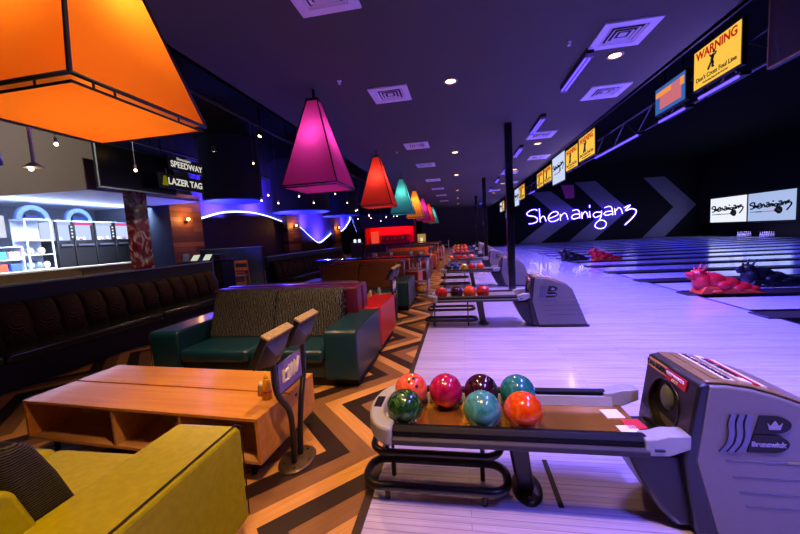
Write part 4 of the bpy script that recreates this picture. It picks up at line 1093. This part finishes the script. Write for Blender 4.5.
MB().tube([(-11.05, p.x, p.y+.03) for p in list(ws)+list(ws2)], .045, 8).out('strip', LED, t, smooth=True)
for y, z in ((14.5, 3.6), (17.5, 3.8), (23.5, 3.1), (26.2, 2.2), (32, 3.1)):
    light('AREA', 'cove_glow', (-10.4, y, z-.3), '#5a44ff', 190, to=(-11.2, y, z+.7), size=1.2)
DRUM = mat('blue lit drum underside', '#2a3cb0', .6)  # underside colour carries the blue light that falls on it
for x, y, R, z, lb in ((-8.1, 11.7, 1.0, 3.18, 'blue ceiling drum above the wood clad wall'), (-7.6, 16.2, 1.35, 3.0, 'wide blue ceiling drum behind the magenta lamp'), (-7.1, 20.5, 1.1, 2.97, 'blue ceiling drum farthest along the wave wall')):
    t = thing('ceiling_drum', lb, 'ceiling drum', (x, y, z), 0, 'blue drums hung from the open ceiling')
    MB().cyl((0, 0, 0), (0, 0, 5.3-z), R, n=48).out('drum', mat('unlit navy drum side', '#0a0c22', .8), t, smooth=False)  # side coloured darker, as the blue light misses it
    MB().cyl((0, 0, -.03), (0, 0, .0), R-.02, n=48).out('soffit_disc', DRUM, t)
    MB().tube([((R+.02)*math.cos(2*PI*k/48), (R+.02)*math.sin(2*PI*k/48), .0) for k in range(48)], .02, 6, True).out('rim', DRUM, t)
    light('AREA', 'drum_fill', (x-1.2, y+.4, z-1.2), '#4a48ff', 240, to=(x, y, z), size=.3)  # added blue light below the drum, without a fixture
WARM = emat('warm sconce bulb', '#ffb060', 18)
for x, y, z, lb in ((-10.76, 12.36, 2.6, 'warm wall sconce on the wood clad wall'), (-10.63, 21.4, 2.5, 'warm wall sconce on the first wood pillar'), (-10.63, 29.6, 2.45, 'warm wall sconce on the second wood pillar')):
    t = thing('wall_sconce', lb, 'wall lamp', (x, y, z), 0, 'warm sconces on wood')
    MB().cyl((-.03, 0, 0), (.02, 0, 0), .06, n=16).out('back_plate', BLACK, t)
    MB().tube([(.02, 0, 0), (.1, 0, -.02), (.13, 0, .04)], .012, 8).out('arm', BLACK, t)
    MB().sph((.13, 0, .1), .06, 14, 10).out('bulb', WARM, t, smooth=True)
    light('POINT', 'sconce_light', (x+.22, y, z+.1), '#ffa050', 40, shadow_soft_size=.05)
# small pendants from the open ceiling
BULB = emat('small pendant bulb', '#ffe2b0', 7)
PD = [(-6, 4.5, 3.27), (-6, 5.8, 3.1), (-6.2, 10.1, 4.05), (-6, 10.45, 3.1), (-6.1, 10.2, 2.92), (-6, 12.66, 3.28), (-6, 11.05, 2.9), (-6, 14.0, 3.14), (-6, 16.7, 3.8), (-6, 18.5, 3.5),
      (-5.4, 18, 3.0), (-5.0, 19.2, 2.8), (-4.6, 18.6, 3.1), (-4.3, 20.5, 2.7), (-5.6, 21.5, 2.9), (-3.9, 22, 2.8), (-5.2, 23, 2.6), (-4.5, 24, 2.9), (-6.2, 24.3, 2.9), (-3.8, 19.5, 2.9), (-5.9, 20, 3.2), (-6.6, 22.4, 2.8)]
pp = None
for i, (x, y, z) in enumerate(PD):
    lb = f'tiny bare bulb pendant, {ORD[i]} from the taupe soffit' if i < 10 else f'tiny bulb pendant in the far cluster in front of the red bar, {ORD[i-10]} nearest'
    t = thing('pendant_bulb', lb, 'pendant light', (x, y, z), 0, 'tiny bulb pendants in the open ceiling')
    MB().cyl((0, 0, .05), (0, 0, 5.3-z), .006, n=6).out('cord', mat('grey cord', '#55555a', .6), t)
    MB().cyl((0, 0, .03), (0, 0, .1), .022, n=10).out('socket', STEEL, t)
    MB().sph((0, 0, 0), .027, 10, 8).out('bulb', BULB, t, smooth=True)
t = thing('dome_pendant', 'white cone pendant on a thick stem in front of the taupe soffit', 'pendant light', (-6, 4.17, 2.86))
MB().cyl((0, 0, .06), (0, 0, 2.44), .022, n=10).out('stem', WHITE, t)
MB().lathe([(.02, .08), (.05, .06), (.13, -.0), (.12, -.0), (.04, .04), (.02, .04)], n=24).out('shade', WHITE, t, smooth=True)
MB().sph((-.06, 0, -.01), .03, 10, 8).out('bulb', BULB, t, smooth=True)
t = thing('cone_pendant', 'dark teal dome pendant cut off by the picture edge beside the orange lamp', 'pendant light', (-4.5, 2.55, 2.5))
MB().lathe([(.27, .0), (.25, .2), (.16, .42), (.04, .5), (.035, .49), (.15, .41), (.24, .2), (.262, .0)], n=28).out('shade', mat('dark teal enamel', '#123a48', .4, coat=.3), t, smooth=True)
MB().cyl((0, 0, .48), (0, 0, 2.8), .012, n=8).out('cord', BLACK, t)
# ceiling pipes in the dark open ceiling
for i, (x, z) in enumerate(((-5.0, 4.6), (-9.7, 4.9))):
    t = thing('ceiling_pipe', ['thin dark pipe running under the open ceiling near the fascia', 'thin dark pipe running under the open ceiling over the banquettes'][i], 'pipe', (x, 0, z))
    MB().cyl((0, 3, 0), (0, 36, 0), .04, n=10).out('run', mat('dark pipe paint', '#222228', .5), t, smooth=True)
    for k in range(6): MB().cyl((0, 4+6*k, 0), (0, 4+6*k, 5.3-z), .012, n=6).out('hanger_rod', BLACK, t)

# ------------------------------------------------------------------ red bar at the far end
RW = mat('red bar wall', '#c01818', .6, var=.15, scale=2)
t = thing('bar', 'red lit bar with dark valance at the far end of the concourse', 'bar', (-5.25, 26.3, 0))
MB().box((0, .3, 1.3), (3.8, .1, 2.6)).out('back_wall', RW, t)
MB().box((0, -.6, .5), (3.8, .5, 1.0)).out('bar_counter', mat('dark red counter', '#2a0a0c', .4), t)
MB().box((-.15, -.1, 2.75), (4.1, .9, 1.0)).out('valance', mat('dark violet valance', '#1a1030', .7), t)
for x in (-1.9, 1.9): MB().box((x, .0, 1.3), (.1, .7, 2.6)).out('side_wall', RW, t)
for z in (1.25, 1.6): MB().box((.3, .2, z), (2.2, .16, .03)).out('back_shelf', mat('dark shelf board', '#3a1010', .5), t)
MB().box((-1.3, .24, 1.5), (.6, .02, .9)).out('menu_board', emat('red menu board', '#ff5038', .8), t)
light('AREA', 'bar_light', (-5.25, 26.1, 2.2), '#ff2a1a', 45, (0.5, 0, 0), shape='RECTANGLE', size=3.2, size_y=.2)
for k in range(10):
    tag(MB().lathe([(.001, 0), (.04, 0), (.04, .15), (.015, .2), (.015, .26), (.001, .26)], (-5.95+.2*k, 26.5, 1.265), 10).out('bar_bottle', mat('bar glass ' + str(k % 3), ['#40281a', '#6a1a1a', '#88806a'][k % 3], .2), smooth=True),
        f'small bottle on the back shelf of the red bar, {ORD[k]} from the menu board', 'bottle', 'bottles on the red bar shelf')
t = thing('lit_poster', 'cream backlit poster in a frame beside the red bar', 'poster', (-2.86, 26.2, 0))
MB().box((0, 0, 1.1), (.7, .06, 1.05)).out('frame', mat('tan frame', '#7a5c34', .5), t)
MB().box((0, -.035, 1.1), (.6, .01, .95)).out('poster_face', emat('cream poster glow', '#d8a860', .55), t)
MB().box((0, -.045, 1.05), (.2, .01, .5)).out('figure', emat('pale poster figure', '#fff0c8', .8), t)
for s in (-1, 1): MB().box((s*.28, 0, .3), (.05, .05, .6)).out('leg', BLACK, t)
for k in range(2):
    t = thing('white_jar', f'small white glowing jar on the dark stand beside the red bar, {["outer", "inner"][k]} one', 'lamp', (-7.9+.35*k, 25.6, 1.2), 0, 'white jars')
    MB().lathe([(.001, 0), (.1, 0), (.11, .2), (.06, .26), (.001, .26)], n=14).out('jar', emat('white jar glow', '#e8f0ff', 1.1), t, smooth=True)  # jar given an even white glow
tag(MB().box((-7.75, 25.6, .6), (.9, .5, 1.2)).out('jar_stand', CABB, bev=.01), 'dark stand under two white jars', 'stand')

# ------------------------------------------------------------------ dragon shaped kids ramps
def dragon(loc, rz, top, base, label):
    t = thing('dragon_ramp', label, 'bowling ramp', loc, rz, 'dragon shaped ramps at the foul line'); t.scale = (.85, .85, .8)
    b = MB()
    for c, r in (((-.42, 0, .3), (.2, .2, .26)), ((-.2, 0, .32), (.3, .2, .22)), ((.1, 0, .24), (.3, .19, .17)), ((.38, 0, .16), (.26, .17, .12)), ((.62, 0, .1), (.2, .14, .08)),
                 ((-.48, 0, .5), (.16, .15, .14)), ((-.64, 0, .5), (.15, .1, .075)), ((-.63, 0, .41), (.11, .085, .04)), ((-.73, 0, .52), (.05, .07, .05)),
                 ((-.05, -.2, .2), (.16, .07, .12)), ((-.05, .2, .2), (.16, .07, .12)), ((.3, -.18, .12), (.15, .06, .09)), ((.3, .18, .12), (.15, .06, .09))):
        b.sph(c, r, 20, 14)
    b.out('body', top, t, smooth=True, mods=[('REMESH', dict(mode='VOXEL', voxel_size=.022)), ('SMOOTH', dict(factor=.5, iterations=2))])
    for s in (-1, 1):
        MB().cyl((-.44, s*.08, .6), (-.36, s*.12, .78), .035, .004, 10).out('horn', base, t, smooth=True)
        MB().cyl((-.5, s*.12, .58), (-.47, s*.2, .68), .04, .006, 8).out('ear', top, t, smooth=True)
        MB().sph((-.58, s*.08, .57), .03, 10, 8).out('eye', mat('amber eye', '#d8a020', .3), t, smooth=True)
        MB().sph((-.2, s*.2, .06), (.14, .08, .06), 14, 10).out('paw', base, t, smooth=True)
    b = MB()
    for k in range(9):
        x = -.3+.12*k; z = .53-.052*k
        b.cyl((x, 0, z-.05), (x+.03, 0, z+.065), .05, .004, 8)
    b.out('back_spines', top, t)
    MB().prism([(-.56, .0), (-.46, .2), (.1, .17), (.55, .09), (.82, .0)], 'y', -.23, .23).out('base', base, t, bev=.02)
    b = MB()
    for s in (-1, 1): b.tube(spline([(-.3, s*.07, .52), (0, s*.07, .42), (.4, s*.07, .25), (.8, s*.07, .05)], 5), .018, 8)
    b.out('ball_rail', top, t, smooth=True)
MAG = mat('crimson dragon plastic', '#d01c1c', .4, coat=.2, var=.15); ORA = mat('orange dragon plastic', '#e0481a', .4, coat=.2, var=.1)
DKG = mat('dark green black dragon plastic', '#0c0f0a', .45, coat=.1, var=.2)
dragon((5.3, 8.2, .025), 0, MAG, ORA, 'crimson and orange dragon ramp on the dark strip nearest the camera')
dragon((6.75, 9.0, 0), 0, DKG, DKG, 'black dragon ramp lying just behind the nearest crimson one')
dragon((6.0, 16.05, .025), 0, MAG, ORA, 'small looking crimson dragon ramp far down the foul line')
dragon((5.0, 16.9, 0), 0, DKG, DKG, 'small looking black dragon ramp beside the far crimson one')

# ------------------------------------------------------------------ lamps added to brighten the seating, floor and walls
def added_spot(x, y, to, pw, label, c='#ffc48a'):  # added spot, there to brighten the seats and floor
    t = thing('added_spot', label, 'spotlight', (x, y, CEIL), 0, 'added black ceiling spotlights over the seating')
    MB().cyl((0, 0, -.06), (0, 0, 0), .03, n=12).out('stem', BLACK, t)
    d = (Vector(to)-Vector((x, y, CEIL-.1))).normalized()
    a = Vector((0, 0, -.1))
    MB().cyl(a-d*.06, a+d*.06, .04, n=16).out('can', BLACK, t)
    MB().cyl(a+d*.06, a+d*.063, .035, n=16).out('lens', DLM, t)
    light('SPOT', 'seat_fill', Vector((x, y, CEIL-.1))+d*.08, c, pw, to=to, spot_size=1.3, spot_blend=.7, shadow_soft_size=.05)

for i, (x, y, to, pw, lb) in enumerate((
    (-2.9, 2.9, (-2.5, 2.4, .4), 150, 'added black ceiling spotlight aimed at the nearest plywood table'),
    (-.9, 2.7, (-1.0, 3.2, 0), 230, 'added black ceiling spotlight aimed at the zigzag floor by the nearest ball return'),
    (-1.0, 1.2, (-1.5, 1.4, .5), 110, 'added black ceiling spotlight aimed at the lime green sofa'),
    (-2.9, 1.9, (-2.6, 4.0, .6), 120, 'added black ceiling spotlight aimed at the teal patterned sofa'))):
    added_spot(x, y, to, pw, lb)
def added_washer(loc, to, pw, label, c, size=1.9):  # added spot on a stem, brightening whatever it aims at
    t = thing('added_spot', label, 'spotlight', loc, 0, 'added black ceiling spotlights over the seating')
    d = (Vector(to)-Vector(loc)).normalized()
    MB().cyl((0, 0, 0), (0, 0, 5.3-loc[2]), .02, n=8).out('stem', BLACK, t)
    MB().cyl(-d*.08, d*.06, .05, n=16).out('can', BLACK, t)
    MB().cyl(d*.06, d*.064, .042, n=16).out('lens', DLM, t)
    light('SPOT', 'washer_fill', Vector(loc)+d*.1, c, pw, to=to, spot_size=size, spot_blend=.8, shadow_soft_size=.05)
added_washer((-5.2, 5.0, 4.4), (-8.5, 5.6, 3.4), 420, 'added black stem spotlight aimed at the taupe soffit', '#fff0dc')
added_washer((-5.0, 8.6, 4.4), (-5.7, 6.4, .8), 110, 'added black stem spotlight aimed at the far end of the long banquette', '#ffc890', 1.0)
added_washer((-9.5, 13.3, 4.4), (-10.9, 12.4, 2.4), 160, 'added black stem spotlight aimed at the wood clad wall', '#ffc080', 1.2)
added_washer((-7.0, 9.4, 4.4), (-7.65, 11.0, .7), 300, 'added black stem spotlight aimed at the high chair', '#ffc890', .6)
